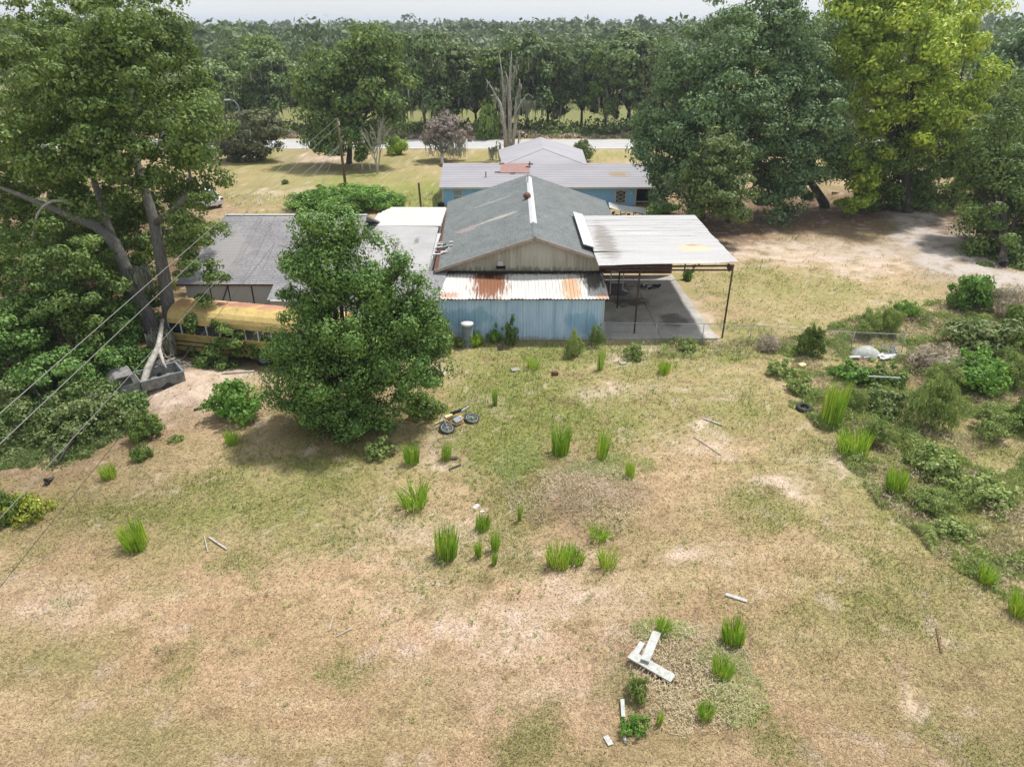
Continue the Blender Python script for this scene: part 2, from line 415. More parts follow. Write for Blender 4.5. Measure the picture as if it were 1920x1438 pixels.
def axis(lo, hi, fine_lo, fine_hi, step, grow=1.12):
    a = list(np.arange(fine_lo, fine_hi+1e-6, step))
    s = step; x = fine_hi
    while x < hi: s *= grow; x += s; a.append(min(x, hi))
    s = step; x = fine_lo
    while x > lo: s *= grow; x -= s; a.insert(0, max(x, lo))
    return np.array(a)
xs = axis(-3000, 3000, -31, 31, 0.24); ys = axis(-400, 4500, 9, 62, 0.24, 1.06)
X, Y = np.meshgrid(xs, ys); x = X.ravel(); y = Y.ravel()
V = np.stack([x, y, hz(x, y)], 1)
nx = len(xs); ny = len(ys)
i = (np.arange(ny-1)[:, None]*nx + np.arange(nx-1)[None]).ravel()
F = np.stack([i, i+1, i+nx+1, i+nx], 1)
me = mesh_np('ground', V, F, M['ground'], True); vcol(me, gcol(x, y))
ground = tag(link('ground', me), kind='structure')

# the sandy driveway, a thin sheet lying on the ground
xd = np.arange(12, 60, 0.35); yd = np.arange(38, 90, 0.35)
X, Y = np.meshgrid(xd, yd); x = X.ravel(); y = Y.ravel(); dm = masks(x, y); dv = dm[4] + dm[1]*0.9
keep = dv > 0.42
nx = len(xd); ny = len(yd); i = (np.arange(ny-1)[:, None]*nx + np.arange(nx-1)[None]).ravel()
F = np.stack([i, i+1, i+nx+1, i+nx], 1); F = F[keep[F].all(1)]
used = np.unique(F); remap = -np.ones(len(x), dtype=int); remap[used] = np.arange(len(used))
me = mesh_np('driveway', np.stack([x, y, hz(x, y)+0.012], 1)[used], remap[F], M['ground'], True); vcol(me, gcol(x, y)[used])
tag(link('driveway', me), kind='structure')

# public road with worn edge lines
M['road'] = simple('pale_asphalt', (0.41, 0.41, 0.41), 0.9, var=0.12, scale=0.6, bump=0.2, coord='World')
M['paint'] = simple('white_paint', (0.78, 0.78, 0.76), 0.6, var=0.1)
yn, yf = G(960, 280).y, G(960, 263).y
MB().box(-300, yn, -0.1, 300, yf, 0.06).build('road', M['road'])['kind'] = 'structure'
for yy in (yn+0.35, yf-0.45):
    MB().box(-300, yy, 0.061, 300, yy+0.12, 0.065).build('road_edge_line', M['paint'])['kind'] = 'structure'

# ------------------------------------------------------------------ grass blades and leaf litter (uncountable)
def blades(n, y0, y1, seed, green=False):
    r = np.random.default_rng(seed)
    # more and smaller blades near, fewer and larger far away
    u = r.random(n); y = 1.0/(1.0/y0 + u*(1.0/y1 - 1.0/y0))
    half = y*0.80 + 4
    x = (r.random(n)*2-1)*half
    g, s, b, p, d = masks(x, y)
    keep = np.ones(n, dtype=bool)
    keep &= ~((x > -10) & (x < 12.2) & (y > 36.4) & (y < 56)) & (d < 0.5)
    keep &= ~((x > -7.5) & (x < 14) & (y > 68) & (y < 80))
    keep &= r.random(n) > np.clip(s*0.9-0.1, 0, .85)
    if green: keep &= (g + (fbm(x/2.3, y/2.3, 41, 5)-0.50)*3) > r.random(n)*0.9+0.1
    x = x[keep]; y = y[keep]; g = g[keep]; n = len(x)
    z = hz(x, y)
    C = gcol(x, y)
    k = (0.5 + y/26.0)
    ln = (0.05 + 0.09*r.random(n))*k*(1.0 + 0.6*np.clip(g, 0, 1)); w = (0.006 + 0.006*r.random(n))*k
    a = r.random(n)*2*PI; tilt = r.uniform(0.05, 0.75, n) if not green else r.uniform(0.5, 1.3, n)
    dx = np.cos(a)*np.cos(tilt)*ln; dy = np.sin(a)*np.cos(tilt)*ln; dz = np.sin(tilt)*ln
    ox = -np.sin(a)*w; oy = np.cos(a)*w
    V = np.empty((n, 3, 3)); V[:, 0] = np.stack([x-ox, y-oy, z], 1); V[:, 1] = np.stack([x+ox, y+oy, z], 1); V[:, 2] = np.stack([x+dx, y+dy, z+dz+0.004], 1)
    if green:
        t = r.random(n)[:, None]; CC = np.array([[0.13, 0.18, 0.035]])*(1-t) + np.array([[0.24, 0.27, 0.07]])*t
    else:
        t = (r.random(n)**1.5)[:, None]; CC = C*1.0*(1-t*0.45) + np.array([[0.44, 0.36, 0.22]])*t*0.45
        dk = r.random(n) < 0.08; CC[dk] *= 0.6
    me = mesh_np('grass', V.reshape(-1, 3), np.arange(n*3).reshape(-1, 3), M['blade'])
    vcol(me, np.repeat(CC, 3, axis=0))
    return me
tag(link('dry_grass', blades(300000, 11, 75, 1)), 'short dry straw-coloured grass covering the mown field', 'grass', kind='stuff')
tag(link('green_grass', blades(210000, 11, 75, 2, True)), 'patchy green grass growing through the dry field', 'grass', kind='stuff')

# ------------------------------------------------------------------ foliage
def crown(name, ells, nsub, nleaf, size, subr, mat, seed, flat=0.6, hang=0.0, inner=0.5, thin=0.36):
    """ells: (cx,cy,cz,rx,ry,rz) lobes. leaves are small folded rhombs set on many little clumps spread through the lobes"""
    r = np.random.default_rng(seed); E = np.array(ells, dtype=float)
    wgt = (E[:, 3]*E[:, 4] + E[:, 4]*E[:, 5] + E[:, 3]*E[:, 5]); wgt /= wgt.sum()
    idx = r.choice(len(E), nsub, p=wgt); e = E[idx]
    d = r.normal(size=(nsub, 3)); d /= np.linalg.norm(d, axis=1)[:, None]
    rad = (inner + (1-inner)*r.random(nsub)**0.6) * (1 + 0.16*r.normal(size=nsub).clip(-1.5, 1.8))
    c = e[:, :3] + d*e[:, 3:6]*rad[:, None]
    sr = subr*(0.55 + 0.9*r.random(nsub))
    k = r.integers(0, nsub, nleaf)
    dd = r.normal(size=(nleaf, 3)); dd /= np.linalg.norm(dd, axis=1)[:, None]
    p = c[k] + dd*(sr[k]*(0.35 + 0.75*r.random(nleaf)**0.7))[:, None]*np.array([1, 1, flat])
    p[:, 2] = np.maximum(p[:, 2], 0.03)
    nrm = dd*1.5 + d[k]*0.6 + r.normal(size=(nleaf, 3))*0.5 + np.array([0, 0, 0.3]); nrm /= np.linalg.norm(nrm, axis=1)[:, None]
    t = r.normal(size=(nleaf, 3)); t[:, 2] -= hang; t -= nrm*(t*nrm).sum(1)[:, None]; t /= np.linalg.norm(t, axis=1)[:, None]
    b = np.cross(nrm, t); s = size*(0.6 + 0.8*r.random(nleaf))[:, None]
    V = np.empty((nleaf, 4, 3)); V[:, 0] = p - t*s*0.6; V[:, 1] = p + b*s*thin + nrm*s*0.1; V[:, 2] = p + t*s*0.6; V[:, 3] = p - b*s*thin + nrm*s*0.1
    return mesh_np(name, V.reshape(-1, 3), np.arange(nleaf*4).reshape(-1, 4), mat)
def moss_mesh(ells, n, mat, seed, ln=1.6, w=0.10):
    r = np.random.default_rng(seed); E = np.array(ells, dtype=float); e = E[r.integers(0, len(E), n)]
    a = r.random(n)*2*PI; rr = np.sqrt(r.random(n))*0.95
    x = e[:, 0] + np.cos(a)*e[:, 3]*rr; y = e[:, 1] + np.sin(a)*e[:, 4]*rr
    z = e[:, 2] + e[:, 5]*(r.random(n)*1.1-0.75); l = ln*(0.3+r.random(n)); b = r.random(n)*PI
    ox = np.cos(b)*w*(0.5+r.random(n)); oy = np.sin(b)*w*(0.5+r.random(n))
    V = np.empty((n, 4, 3)); V[:, 0] = np.stack([x-ox, y-oy, z], 1); V[:, 1] = np.stack([x+ox, y+oy, z], 1)
    V[:, 2] = np.stack([x+ox*0.3+0.06, y+oy*0.3, z-l], 1); V[:, 3] = np.stack([x-ox*0.3, y-oy*0.3, np.maximum(z-l*0.9, .1)], 1)
    return mesh_np('moss', V.reshape(-1, 3), np.arange(n*4).reshape(-1, 4), mat)
def limbs(mb, base, ells, r0, seed, split=0.35, n=8, twigs=2):
    """tapered trunk that forks into one limb per lobe"""
    R = random.Random(seed); base = Vector(base)
    cen = Vector((sum(e[0] for e in ells)/len(ells), sum(e[1] for e in ells)/len(ells), sum(e[2] for e in ells)/len(ells)))
    fork = base.lerp(cen, split); fork += Vector((R.uniform(-.2, .2), R.uniform(-.2, .2), 0))
    mb.tube([base + Vector((0, 0, -0.3)), base + Vector((0, 0, 0.25)), base.lerp(fork, 0.5) + Vector((R.uniform(-.12, .12), R.uniform(-.12, .12), 0)), fork], [r0*1.5, r0*1.1, r0*0.9, r0*0.75], n)
    for e in ells:
        c = Vector(e[:3]); top = c + Vector((0, 0, e[5]*0.55))
        m1 = fork.lerp(c, 0.5) + Vector((R.uniform(-.4, .4), R.uniform(-.4, .4), R.uniform(0, .5)))
        mb.tube([fork, m1, c, top], [r0*0.6, r0*0.42, r0*0.25, r0*0.06], max(5, n-2))
        for k in range(twigs):
            d = Vector((R.uniform(-1, 1)*e[3], R.uniform(-1, 1)*e[4], R.uniform(-.3, .8)*e[5]))*0.8
            mb.tube([m1.lerp(c, R.random()), c + d*0.5, c + d], [r0*0.25, r0*0.13, r0*0.03], 4)
    return mb
def tree(name, label, base, ells, mat, nsub, nleaf, size, subr, r0, bark, seed, group=None, cat='tree', moss=0, **kw):
    """ells relative to base"""
    t = root(name, label, cat, base, group)
    limbs(MB(), (0, 0, 0), ells, r0, seed).build('trunk', bark, t, smooth=True, world=False)
    link('crown', crown('crown', ells, nsub, nleaf, size, subr, mat, seed, **kw), t)
    if moss: link('moss', moss_mesh(ells, moss, L['mosscurtain'], seed), t)['kind'] = 'stuff'
    return t
def copy_tree(o, label, loc, rz, sc, group=None):
    c = o.copy(); COL.objects.link(c); c.location = loc; c.rotation_euler = (0, 0, rz); c.scale = sc; c['label'] = label
    if group: c['group'] = group
    for ch in [k for k in bpy.data.objects if k.parent == o]:
        d = ch.copy(); COL.objects.link(d); d.parent = c
    return c
#@@PART2@@

# ------------------------------------------------------------------ the metal workshop
M['blue_metal'] = simple('faded_blue_metal', (0.55, 0.68, 0.84), 0.6, var=0.25, scale=0.9, bump=0.15, c2=(0.36, 0.52, 0.70), coord='World', stretch=(2.5, 1, 0.5),
    stains=[((-2.6, 36.6, 1.4), (2.6, 1.0, 0.8), (0.16, 0.36, 0.47), 0.6, 1.2, (1.5, 1, .7)), ((4.0, 36.6, 1.1), (1.4, 1, 0.9), (0.12, 0.32, 0.50), 0.5, 1.5, (1, 1, .6)),
            ((0.2, 36.6, 0.0), (7.0, 1.0, 0.35), (0.30, 0.27, 0.21), 0.6, 2.5, None)])
M['tan_metal'] = simple('weathered_tan_metal', (0.48, 0.45, 0.36), 0.7, var=0.35, scale=1.2, bump=0.15, coord='World', stretch=(3, 1, 0.3),
    stains=[((1.8, 39.5, 4.4), (1.8, 1, 0.9), (0.45, 0.43, 0.38), 0.8, 1.5, (2, 1, .4)), ((0.5, 39.5, 3.0), (6, 1, 0.5), (0.10, 0.12, 0.07), 0.7, 3, (2, 1, .6))])
M['annex_roof'] = simple('pale_ribbed_metal', (0.60, 0.59, 0.56), 0.55, var=0.2, scale=1.5, coord='World', stretch=(3, 0.4, 1),
    stains=[((-1.25, 38.3, 2.9), (1.5, 2.9, 1.5), (0.20, 0.08, 0.035), 1.0, 2.2, (4, .35, 1)), ((-1.3, 39.5, 3.1), (1.1, 1.0, 1.0), (0.035, 0.016, 0.010), 1.0, 2.2, (3, .5, 1)),
            ((3.3, 37.6, 2.8), (0.75, 2.2, 1), (0.46, 0.27, 0.13), 0.85, 3, (3, .3, 1)), ((4.6, 38.6, 2.9), (1.0, 1.6, 1), (0.07, 0.065, 0.055), 0.95, 2.4, (4, .4, 1)),
            ((-3.4, 36.9, 2.7), (0.8, 0.5, 1), (0.42, 0.18, 0.10), 0.7, 5, None), ((0.6, 39.6, 3.1), (5.0, 0.35, 1), (0.06, 0.055, 0.04), 0.9, 4, (1, 1, 1)), ((5.0, 36.6, 2.6), (0.7, 0.6, 1), (0.50, 0.30, 0.18), 0.8, 4, None)])
M['shingle'] = simple('grey_green_shingles', (0.155, 0.170, 0.172), 0.95, var=0.35, scale=1.1, bump=0.6, c2=(0.11, 0.125, 0.125), coord='World', stretch=(1, 0.6, 1), speck=.45,
    stains=[((-0.9, 46.6, 4.4), (2.2, 0.45, 1.2), (0.33, 0.32, 0.29), 0.8, 2, (.4, 1.5, 1)), ((-1.5, 52.0, 4.3), (2.4, 0.35, 1.2), (0.27, 0.27, 0.25), 0.7, 2, (.4, 1.5, 1)),
            ((-3.0, 46.3, 3.9), (1.2, 0.8, 1), (0.30, 0.24, 0.22), 0.6, 3, None), ((-4.4, 43.0, 3.4), (0.8, 1.3, 1), (0.38, 0.34, 0.30), 0.7, 4, None)])
M['rust'] = simple('rusty_iron', (0.19, 0.085, 0.05), 0.9, var=0.5, scale=5)
M['dark_rust'] = simple('dark_rusty_steel', (0.085, 0.05, 0.038), 0.85, var=0.5, scale=5)
M['fascia'] = simple('pinkish_wood_trim', (0.42, 0.33, 0.28), 0.8, var=0.4, scale=3)
M['white_trim'] = simple('white_trim', (0.52, 0.53, 0.54), 0.6, var=0.12, scale=3)
M['dark'] = simple('dark_void', (0.015, 0.014, 0.013), 0.95, var=0.2)
M['dark_wood'] = simple('dark_red_wood', (0.14, 0.055, 0.035), 0.9, var=0.5, scale=3)
YA, YG, YR0, YR1 = 36.7, 39.6, 39.2, 57.6
XL, XR = -4.75, 5.03
ws = root('metal_workshop', 'long low workshop with grey shingled roof and blue ribbed metal rear wall', 'workshop', (0.2, 47, 0))
n = 11; w = (XR-XL)/n
for k in range(n):
    mb = sheet(MB(), (XL+k*w+0.005, YA+random.uniform(-.012, .012), 0.03), (w-0.01, 0, 0), (0, 0, 2.42), 5, 0.028)
    mb.build('wall_panel', M['blue_metal'], ws)
MB().box(XL, YA+0.03, -0.2, XR, YA+0.16, 2.42).build('wall_backing', M['dark'], ws)
for xx, s in ((XL, -1), (XR, 1)):       # end walls of the lean-to
    mb = MB(); mb.add([(xx, YA+0.03, -0.1), (xx, YG, -0.1), (xx, YG, 2.95), (xx, YA+0.03, 2.42)], [(0, 1, 2, 3)] if s > 0 else [(3, 2, 1, 0)]); mb.build('end_wall', M['blue_metal'], ws)
mb = MB(); mb.bar((XR+0.02, YA-0.02, 0), (XR+0.02, YA-0.02, 2.5), 0.07); mb.build('corner_trim', M['white_trim'], ws)
# lean-to roof panels
n = 12; x0, x1 = -3.95, 5.28; w = (x1-x0)/n
slope = (3.06-2.56)/(YG-36.45)
rise = lambda yy: 2.56+(yy-36.45)*slope
for k in range(n):
    dy = random.uniform(-.05, .03)
    p0 = (x0+k*w, 36.45+dy, rise(36.45+dy)+(k % 2)*0.006)
    mb = sheet(MB(), p0, (w, 0, 0), (0, YG-36.45-dy, 3.06-rise(36.45+dy)), 4, 0.035)
    mb.build('roof_panel', M['annex_roof'], ws)
MB().box(XL, 36.62, 2.45, XR, 36.72, 2.55).build('eave_board', M['dark_rust'], ws)
# gable wall
xg0, xg1, xap, zap = -4.1, 5.05, 1.29, 5.2
def zr(xx): return zap-0.335*abs(xx-xap)          # roof height above any x
n = 10; w = (xg1-xg0)/n
for k in range(n):
    mb = sheet(MB(), (xg0+k*w+.004, YG, 2.95), (w-.008, 0, 0), (0, 0, 1), 4, 0.022, topf=lambda p: max(0.05, zr(p.x)-0.10-2.95))
    mb.build('gable_panel', M['tan_metal'], ws)
mb = MB(); mb.add([(xg0, YG+.05, 0), (xg1, YG+.05, 0), (xg1, YG+.05, zr(xg1)-.12), (xap, YG+.05, zap-.15), (xg0, YG+.05, zr(xg0)-.12)], [(0, 1, 2, 3, 4)])
mb.add([(xg1, YG+.05, 0), (xg1, YR1-.3, 0), (xg1, YR1-.3, zr(xg1)-.12), (xg1, YG+.05, zr(xg1)-.12)], [(0, 1, 2, 3)])
mb.add([(xg0, YR1-.3, 0), (xg0, YG+.05, 0), (xg0, YG+.05, zr(xg0)-.12), (xg0, YR1-.3, zr(xg0)-.12)], [(0, 1, 2, 3)])
mb.add([(xg1, YR1-.3, 0), (xg0, YR1-.3, 0), (xg0, YR1-.3, zr(xg0)-.12), (xap, YR1-.3, zap-.15), (xg1, YR1-.3, zr(xg1)-.12)], [(0, 1, 2, 3, 4)])
mb.build('inner_wall', M['tan_metal'], ws)
# roof slopes as lapped shingle courses
def courses(name, xa, za, sgn, L0, L1, y0, y1, mat, parent, step=0.16, sl=0.335, edge=None):
    """sgn -1 left slope, +1 right slope; L0/L1 slope run (horizontal) at the two ends"""
    V = []; F = []; n = int(max(L0, L1)/step); ny = 40; rr = np.random.default_rng(5)
    wav = rr.normal(size=(n+2, ny+1))*0.006
    for k in range(n):
        b = len(V)
        for j in range(ny+1):
            yy = y0+(y1-y0)*j/ny; LL = L0+(L1-L0)*j/ny; r_ = LL/ (n*step)
            a0 = k*step*r_; a1 = (k+1)*step*r_+0.02
            V.append((xa+sgn*a0, yy, za-sl*a0+0.012+wav[k, j]*.3)); V.append((xa+sgn*a1, yy, za-sl*a1+0.038+wav[k+1, j])); V.append((xa+sgn*a1, yy, za-sl*a1+0.008))
        for j in range(ny):
            q = b+j*3
            f = [(q, q+1, q+4, q+3), (q+1, q+2, q+5, q+4)]
            if sgn > 0: f = [t[::-1] for t in f]
            F += f
    me = mesh_np(name, V, F, mat)
    sh = worldshift(parent); me.transform(Matrix.Translation(-sh)); o = link(name, me, parent); return o
sh = courses('shingles', xap, zap, -1, 5.5, 6.45, YR0, YR1, M['shingle'], ws, 0.17); sh['kind'] = 'stuff'
sh = courses('shingles', xap, zap, 1, 3.72, 3.9, YR0, 48.2, M['shingle'], ws, 0.17); sh['kind'] = 'stuff'
sh = courses('shingles', xap, zap, 1, 6.1, 6.2, 48.2, YR1, M['shingle'], ws, 0.17); sh['kind'] = 'stuff'
mb = MB()          # roof boards under the shingles
for (a, b_, y0, y1) in ((-4.2, None, YR0, YR1), (None, 5.0, YR0, 48.2), (None, 7.35, 48.2, YR1)):
    if b_ is None: mb.slab([(a-0.3, y0+.02, zr(a-0.3)), (xap, y0+.02, zap), (xap, y1-.02, zap), (a-1.0, y1-.02, zr(a-1.0))], 0.1)
    else: mb.slab([(xap, y0+.02, zap), (b_, y0+.02, zr(b_)), (b_, y1-.02, zr(b_)), (xap, y1-.02, zap)], 0.1)
mb.build('roof_deck', M['dark_wood'], ws)
for xe in (-4.45, 5.02):
    mb = MB(); mb.bar((xap, YR0-.03, zap-.04), (xe, YR0-.03, zr(xe)-.04), 0.05, 0.16); mb.build('rake_board', M['fascia'], ws)
mb = MB(); mb.add([(1.08, 42.4, zap-.02), (1.29, 42.4, zap+.09), (1.5, 42.4, zap-.02), (1.12, 56.5, zap-.02), (1.32, 56.5, zap+.09), (1.52, 56.5, zap-.02)], [(0, 1, 4, 3), (1, 2, 5, 4), (0, 2, 1), (3, 4, 5)]); mb.build('ridge_cap', M['white_trim'], ws, label='white metal ridge cap')
mb = MB(); mb.add([(1.16, YR0, zap+.01), (1.29, YR0, zap+.07), (1.42, YR0, zap+.01), (1.16, 42.4, zap+.01), (1.29, 42.4, zap+.07), (1.42, 42.4, zap+.01)], [(0, 1, 4, 3), (1, 2, 5, 4), (0, 2, 1)]); mb.build('ridge_cap', M['shingle'], ws)
p = PY(988, 390, 49.3)
vt = MB().lathe((p.x, 49.3, zr(p.x)-.05), [(0, .5), (.12, .49), (.24, .38), (.27, .22), (.2, .12), (.14, .1), (.14, 0)], 14).build('roof_vent', M['rust'], ws, label='rusty round roof vent by the ridge', smooth=True)
mb = MB().lathe((p.x+.15, 54.5, zap-.1), [(0, .75), (.05, .75), (.05, 0)], 8); mb.build('vent_pipe', M['white_trim'], ws)
# holes torn in the left slope
for (hx, hy, r_) in ((-4.25, 43.3, .33), (-4.3, 44.2, .16)):
    mb = MB(); c = Vector((hx, hy, zr(hx)+.045)); vs = [c]
    for k in range(9):
        a = 2*PI*k/9; rr_ = r_*random.uniform(.6, 1.2); xx = hx+math.cos(a)*rr_; vs.append((xx, hy+math.sin(a)*rr_*1.2, zr(xx)+.047))
    mb.add(vs, [(0, 1+k, 1+(k+1) % 9) for k in range(9)]); mb.build('roof_hole', M['dark'], ws)
for k in range(9):
    hx = -4.3+random.uniform(-.5, .55); hy = 43.6+random.uniform(-1.6, 1.6); a = random.random()*3
    d = Vector((math.cos(a), math.sin(a), -.1))*random.uniform(.12, .35); c = Vector((hx, hy, zr(hx)+.09))
    MB().bar(c-d, c+d, .16, .02).build('torn_board', M['fascia'] if k % 2 else M['white_trim'], ws)
p = PY(938, 494, YG-.06)
MB().box(p.x-.16, YG-.14, p.z-.14, p.x+.16, YG-.005, p.z+.14).build('vent_box', M['white_trim'], ws, bevel=.02)
MB().box(p.x-.24, YG-.05, p.z-.34, p.x+.3, YG-.004, p.z-.16).build('dark_opening', M['dark'], ws)
# dirt and dead leaves where the lean-to roof meets the gable wall
V = []; r = np.random.default_rng(3); nn = 2600; xx = r.uniform(-3.9, 5.2, nn); yy = YG-.03-np.abs(r.normal(size=nn))*.16; zz = 2.56+(yy-36.45)*slope+.05+r.random(nn)*.05
a = r.random(nn)*6.28; s = .03+.03*r.random(nn); V = np.stack([np.stack([xx+np.cos(a+t)*s, yy+np.sin(a+t)*s, zz+r.normal(size=nn)*.01], 1) for t in (0, 2.1, 4.2)], 1)
me = mesh_np('leaf_litter', V.reshape(-1, 3), np.arange(nn*3).reshape(-1, 3), M['dead_leaf'] if 'dead_leaf' in M else simple('rotten_leaves', (0.07, 0.055, 0.03), 1, var=.5, scale=4))
me.transform(Matrix.Translation(-ws.location)); o = link('leaf_litter', me, ws); o['kind'] = 'stuff'

# ------------------------------------------------------------------ carport
CX0, CX1, CY0, CY1, CZ = 4.75, 12.35, 37.2, 48.0, 4.34
M['white_roof'] = simple('weathered_white_metal', (0.41, 0.41, 0.415), 0.75, var=0.14, scale=0.9, speck=.12, coord='World', stretch=(0.25, 2.5, 1),
    stains=[((10.6, 40.3, CZ), (1.4, 1.0, 1), (0.52, 0.42, 0.26), 0.8, 2, (.6, 2, 1)), ((10.6, 40.9, CZ), (.7, .25, 1), (0.33, 0.22, 0.14), 0.9, 3, (.6, 2, 1)), ((12.1, 37.3, CZ), (1.4, .3, 1), (0.22, 0.12, 0.07), 0.9, 3, None),
            ((5.6, 42, CZ), (0.9, 5.5, 1), (0.17, 0.15, 0.13), 0.75, 1.6, (.5, 2.6, 1)), ((8.0, 43.6, CZ), (2.2, .35, 1), (0.45, 0.44, 0.42), 0.8, 2, (.4, 2, 1)), ((9.6, 37.6, CZ), (2.4, .35, 1), (0.48, 0.42, 0.36), 0.6, 3, None)])
cp = root('carport', 'open carport with flat white metal roof on thin rusty posts', 'carport', (8.5, 42.5, 0))
n = 17; w = (CY1-CY0)/n
def cz(x_, y_): return CZ-0.05*(1-(x_-CX0)/(CX1-CX0)) - 0.05*math.sin((y_-CY0)/(CY1-CY0)*PI) - 0.07*math.exp(-((x_-CX0)/1.5)**2)*(1 if y_ < 40 else 0)
for k in range(n):
    y0 = CY0+k*w; e = random.uniform(-.04, .04)
    mb = MB(); vs = []; nxs = 10
    for i_ in range(nxs+1):
        xx = CX0-0.05+(CX1-CX0+e+.05)*i_/nxs; z_ = cz(xx, y0+w/2)+random.uniform(-.006, .006)
        for (dy, dz) in ((0, .0), (0.012, .007), (.035, .007), (.05, .001), (w*.5, .0), (w*.52, .004), (w*.56, .004), (w*.58, 0), (w-.004, 0.0)):
            vs.append((xx, y0+dy, z_+dz+.002*k % .004))
    m_ = 9; fs = [(i_*m_+j, (i_+1)*m_+j, (i_+1)*m_+j+1, i_*m_+j+1) for i_ in range(nxs) for j in range(m_-1)]
    mb.add(vs, fs); mb.build('roof_panel', M['white_roof'], cp)
MB().box(CX0, CY0-.01, CZ-.16, CX1-.02, CY0+.03, CZ-.03).build('edge_trim', M['white_roof'], cp) if False else None
mb = MB(); mb.slab([(4.12, 40.1, zr(4.12)+.34), (4.78, 40.1, CZ+.06), (4.78, 47.9, CZ+.06), (4.12, 47.9, zr(4.12)+.34)], .05); mb.build('flashing_strip', M['white_trim'], cp, label='loose white strip lying along the inner edge of the carport roof')
mb = MB(); mb.box(4.16, 40.2, zr(4.16)+.02, 4.24, 47.8, zr(4.2)+.3); mb.build('flashing_support', M['dark_rust'], cp)
posts = [(11.95, 37.15), (6.95, 37.9), (11.8, 47.4), (7.35, 37.2+.1), (6.9, 47.5)]
for (a, b_) in [(11.93, 37.1), (6.98, 37.45), (6.55, 41.5), (12.0, 47.5)]:
    MB().tube([(a, b_, -.2), (a+random.uniform(-.03, .03), b_, 2), (a+.04, b_, CZ-.12)], .05, 8).build('post', M['dark_rust'], cp, smooth=True)
for yb in (37.32, 42.4, 47.4):
    MB().bar((CX0+.1, yb, CZ-.26), (CX1-.25, yb, CZ-.17), .06, .09).build('beam', M['dark_rust'], cp)
MB().bar((5.15, 37.32, CZ-.42), (CX1-.3, 37.32, CZ-.42), .06, .08).build('lower_beam', M['dark_rust'], cp)
for bx, sz in ((9.9, .22), (11.85, .40)):
    MB().add([(bx-sz*.6, 37.27, CZ-.13), (bx+sz*.6, 37.27, CZ-.13), (bx, 37.27, CZ-.13-sz), (bx-sz*.6, 37.37, CZ-.13), (bx+sz*.6, 37.37, CZ-.13), (bx, 37.37, CZ-.13-sz)], [(0, 2, 1), (3, 4, 5), (0, 1, 4, 3), (1, 2, 5, 4), (2, 0, 3, 5)]).build('gusset_plate', M['dark_rust'], cp)
for k in range(5):
    xx = 5.3+k*1.65; MB().bar((xx, CY0+.1, CZ-.21), (xx, CY1-.1, CZ-.21), .05, .07).build('purlin', M['dark_rust'], cp)
# back of the carport: dark red boards
for k in range(7):
    MB().box(5.1, 47.9+.01*k, 0.25+k*.52, 11.2, 47.95+.01*k, .25+k*.52+.50).build('wall_board', M['dark_wood'], cp)
M['concrete'] = simple('blotchy_concrete', (0.46, 0.44, 0.40), 0.9, var=0.45, scale=0.5, bump=0.3, c2=(0.26, 0.245, 0.225), coord='World', speck=.2, stains=[((7.5, 42.5, .13), (1.6, 1.2, 1), (0.05, .045, .04), .8, 1.2, None), ((9.5, 39.5, .13), (1.2, 1.5, 1), (0.08, .07, .06), .7, 1.2, None), ((6.2, 45, .13), (2.2, 3, 1), (0.06, .05, .05), .8, .8, None)])  # uneven grey with a few dark blotches on the slab
def slab_piece(x0, y0, x1, y1, x1b=None):
    x1b = x1b or x1
    mb = MB(); mb.slab([(x0+.01, y0+.01, .13), (x1-.01, y0+.01, .13), (x1b-.01, y1-.01, .13), (x0+.01, y1-.01, .13)], .25); return mb
sl_ = tag(slab_piece(5.05, 36.75, 8.4, 41.5).build('concrete_slab', M['concrete'], bevel=.02), kind='structure')
tag(slab_piece(8.4, 36.75, 11.6, 41.5, 11.45).build('concrete_slab', M['concrete'], bevel=.02), kind='structure')
tag(slab_piece(5.05, 41.5, 8.4, 48.0).build('concrete_slab', M['concrete'], bevel=.02), kind='structure')
tag(slab_piece(8.4, 41.5, 11.45, 48.0, 11.3).build('concrete_slab', M['concrete'], bevel=.02), kind='structure')

# ------------------------------------------------------------------ left sheds
M['grey_roof'] = simple('faded_grey_shingles', (0.27, 0.265, 0.28), 0.95, var=0.25, scale=0.9, bump=0.5, c2=(0.20, 0.197, 0.21), coord='World', stretch=(0.7, 1, 1), speck=.35,
    stains=[((-17.0, 41.5, 3.5), (1.8, 4, 3), (0.30, 0.29, 0.29), 0.7, 1.4, None), ((-15.5, 45.6, 4.9), (6, .6, 1), (0.36, 0.33, 0.30), 0.6, 2.5, None)])
M['pale_panel'] = simple('pale_grey_panel', (0.50, 0.52, 0.54), 0.7, var=0.12, scale=1)
M['grey_membrane'] = simple('pale_grey_roofing', (0.36, 0.355, 0.36), 0.9, var=0.2, scale=0.6, bump=0.2, coord='World', stains=[((-7.4, 44.5, 3.3), (.25, 1.4, 1), (0.12, .12, .12), .8, 3, None), ((-6.2, 45.5, 3.3), (.25, 1.2, 1), (0.12, .12, .12), .8, 3, None)])
gs = root('grey_shed', 'wide shed with faded grey shingle roof behind the yellow bus', 'shed', (-14, 42, 0))
ye, ze, yrg, zrg = 38.4, 2.72, 45.5, 4.92
V = []; F = []; ncs = 46; nxx = 40; r = np.random.default_rng(8)
xL0, xL1, xR = -19.1, -18.4, -9.3
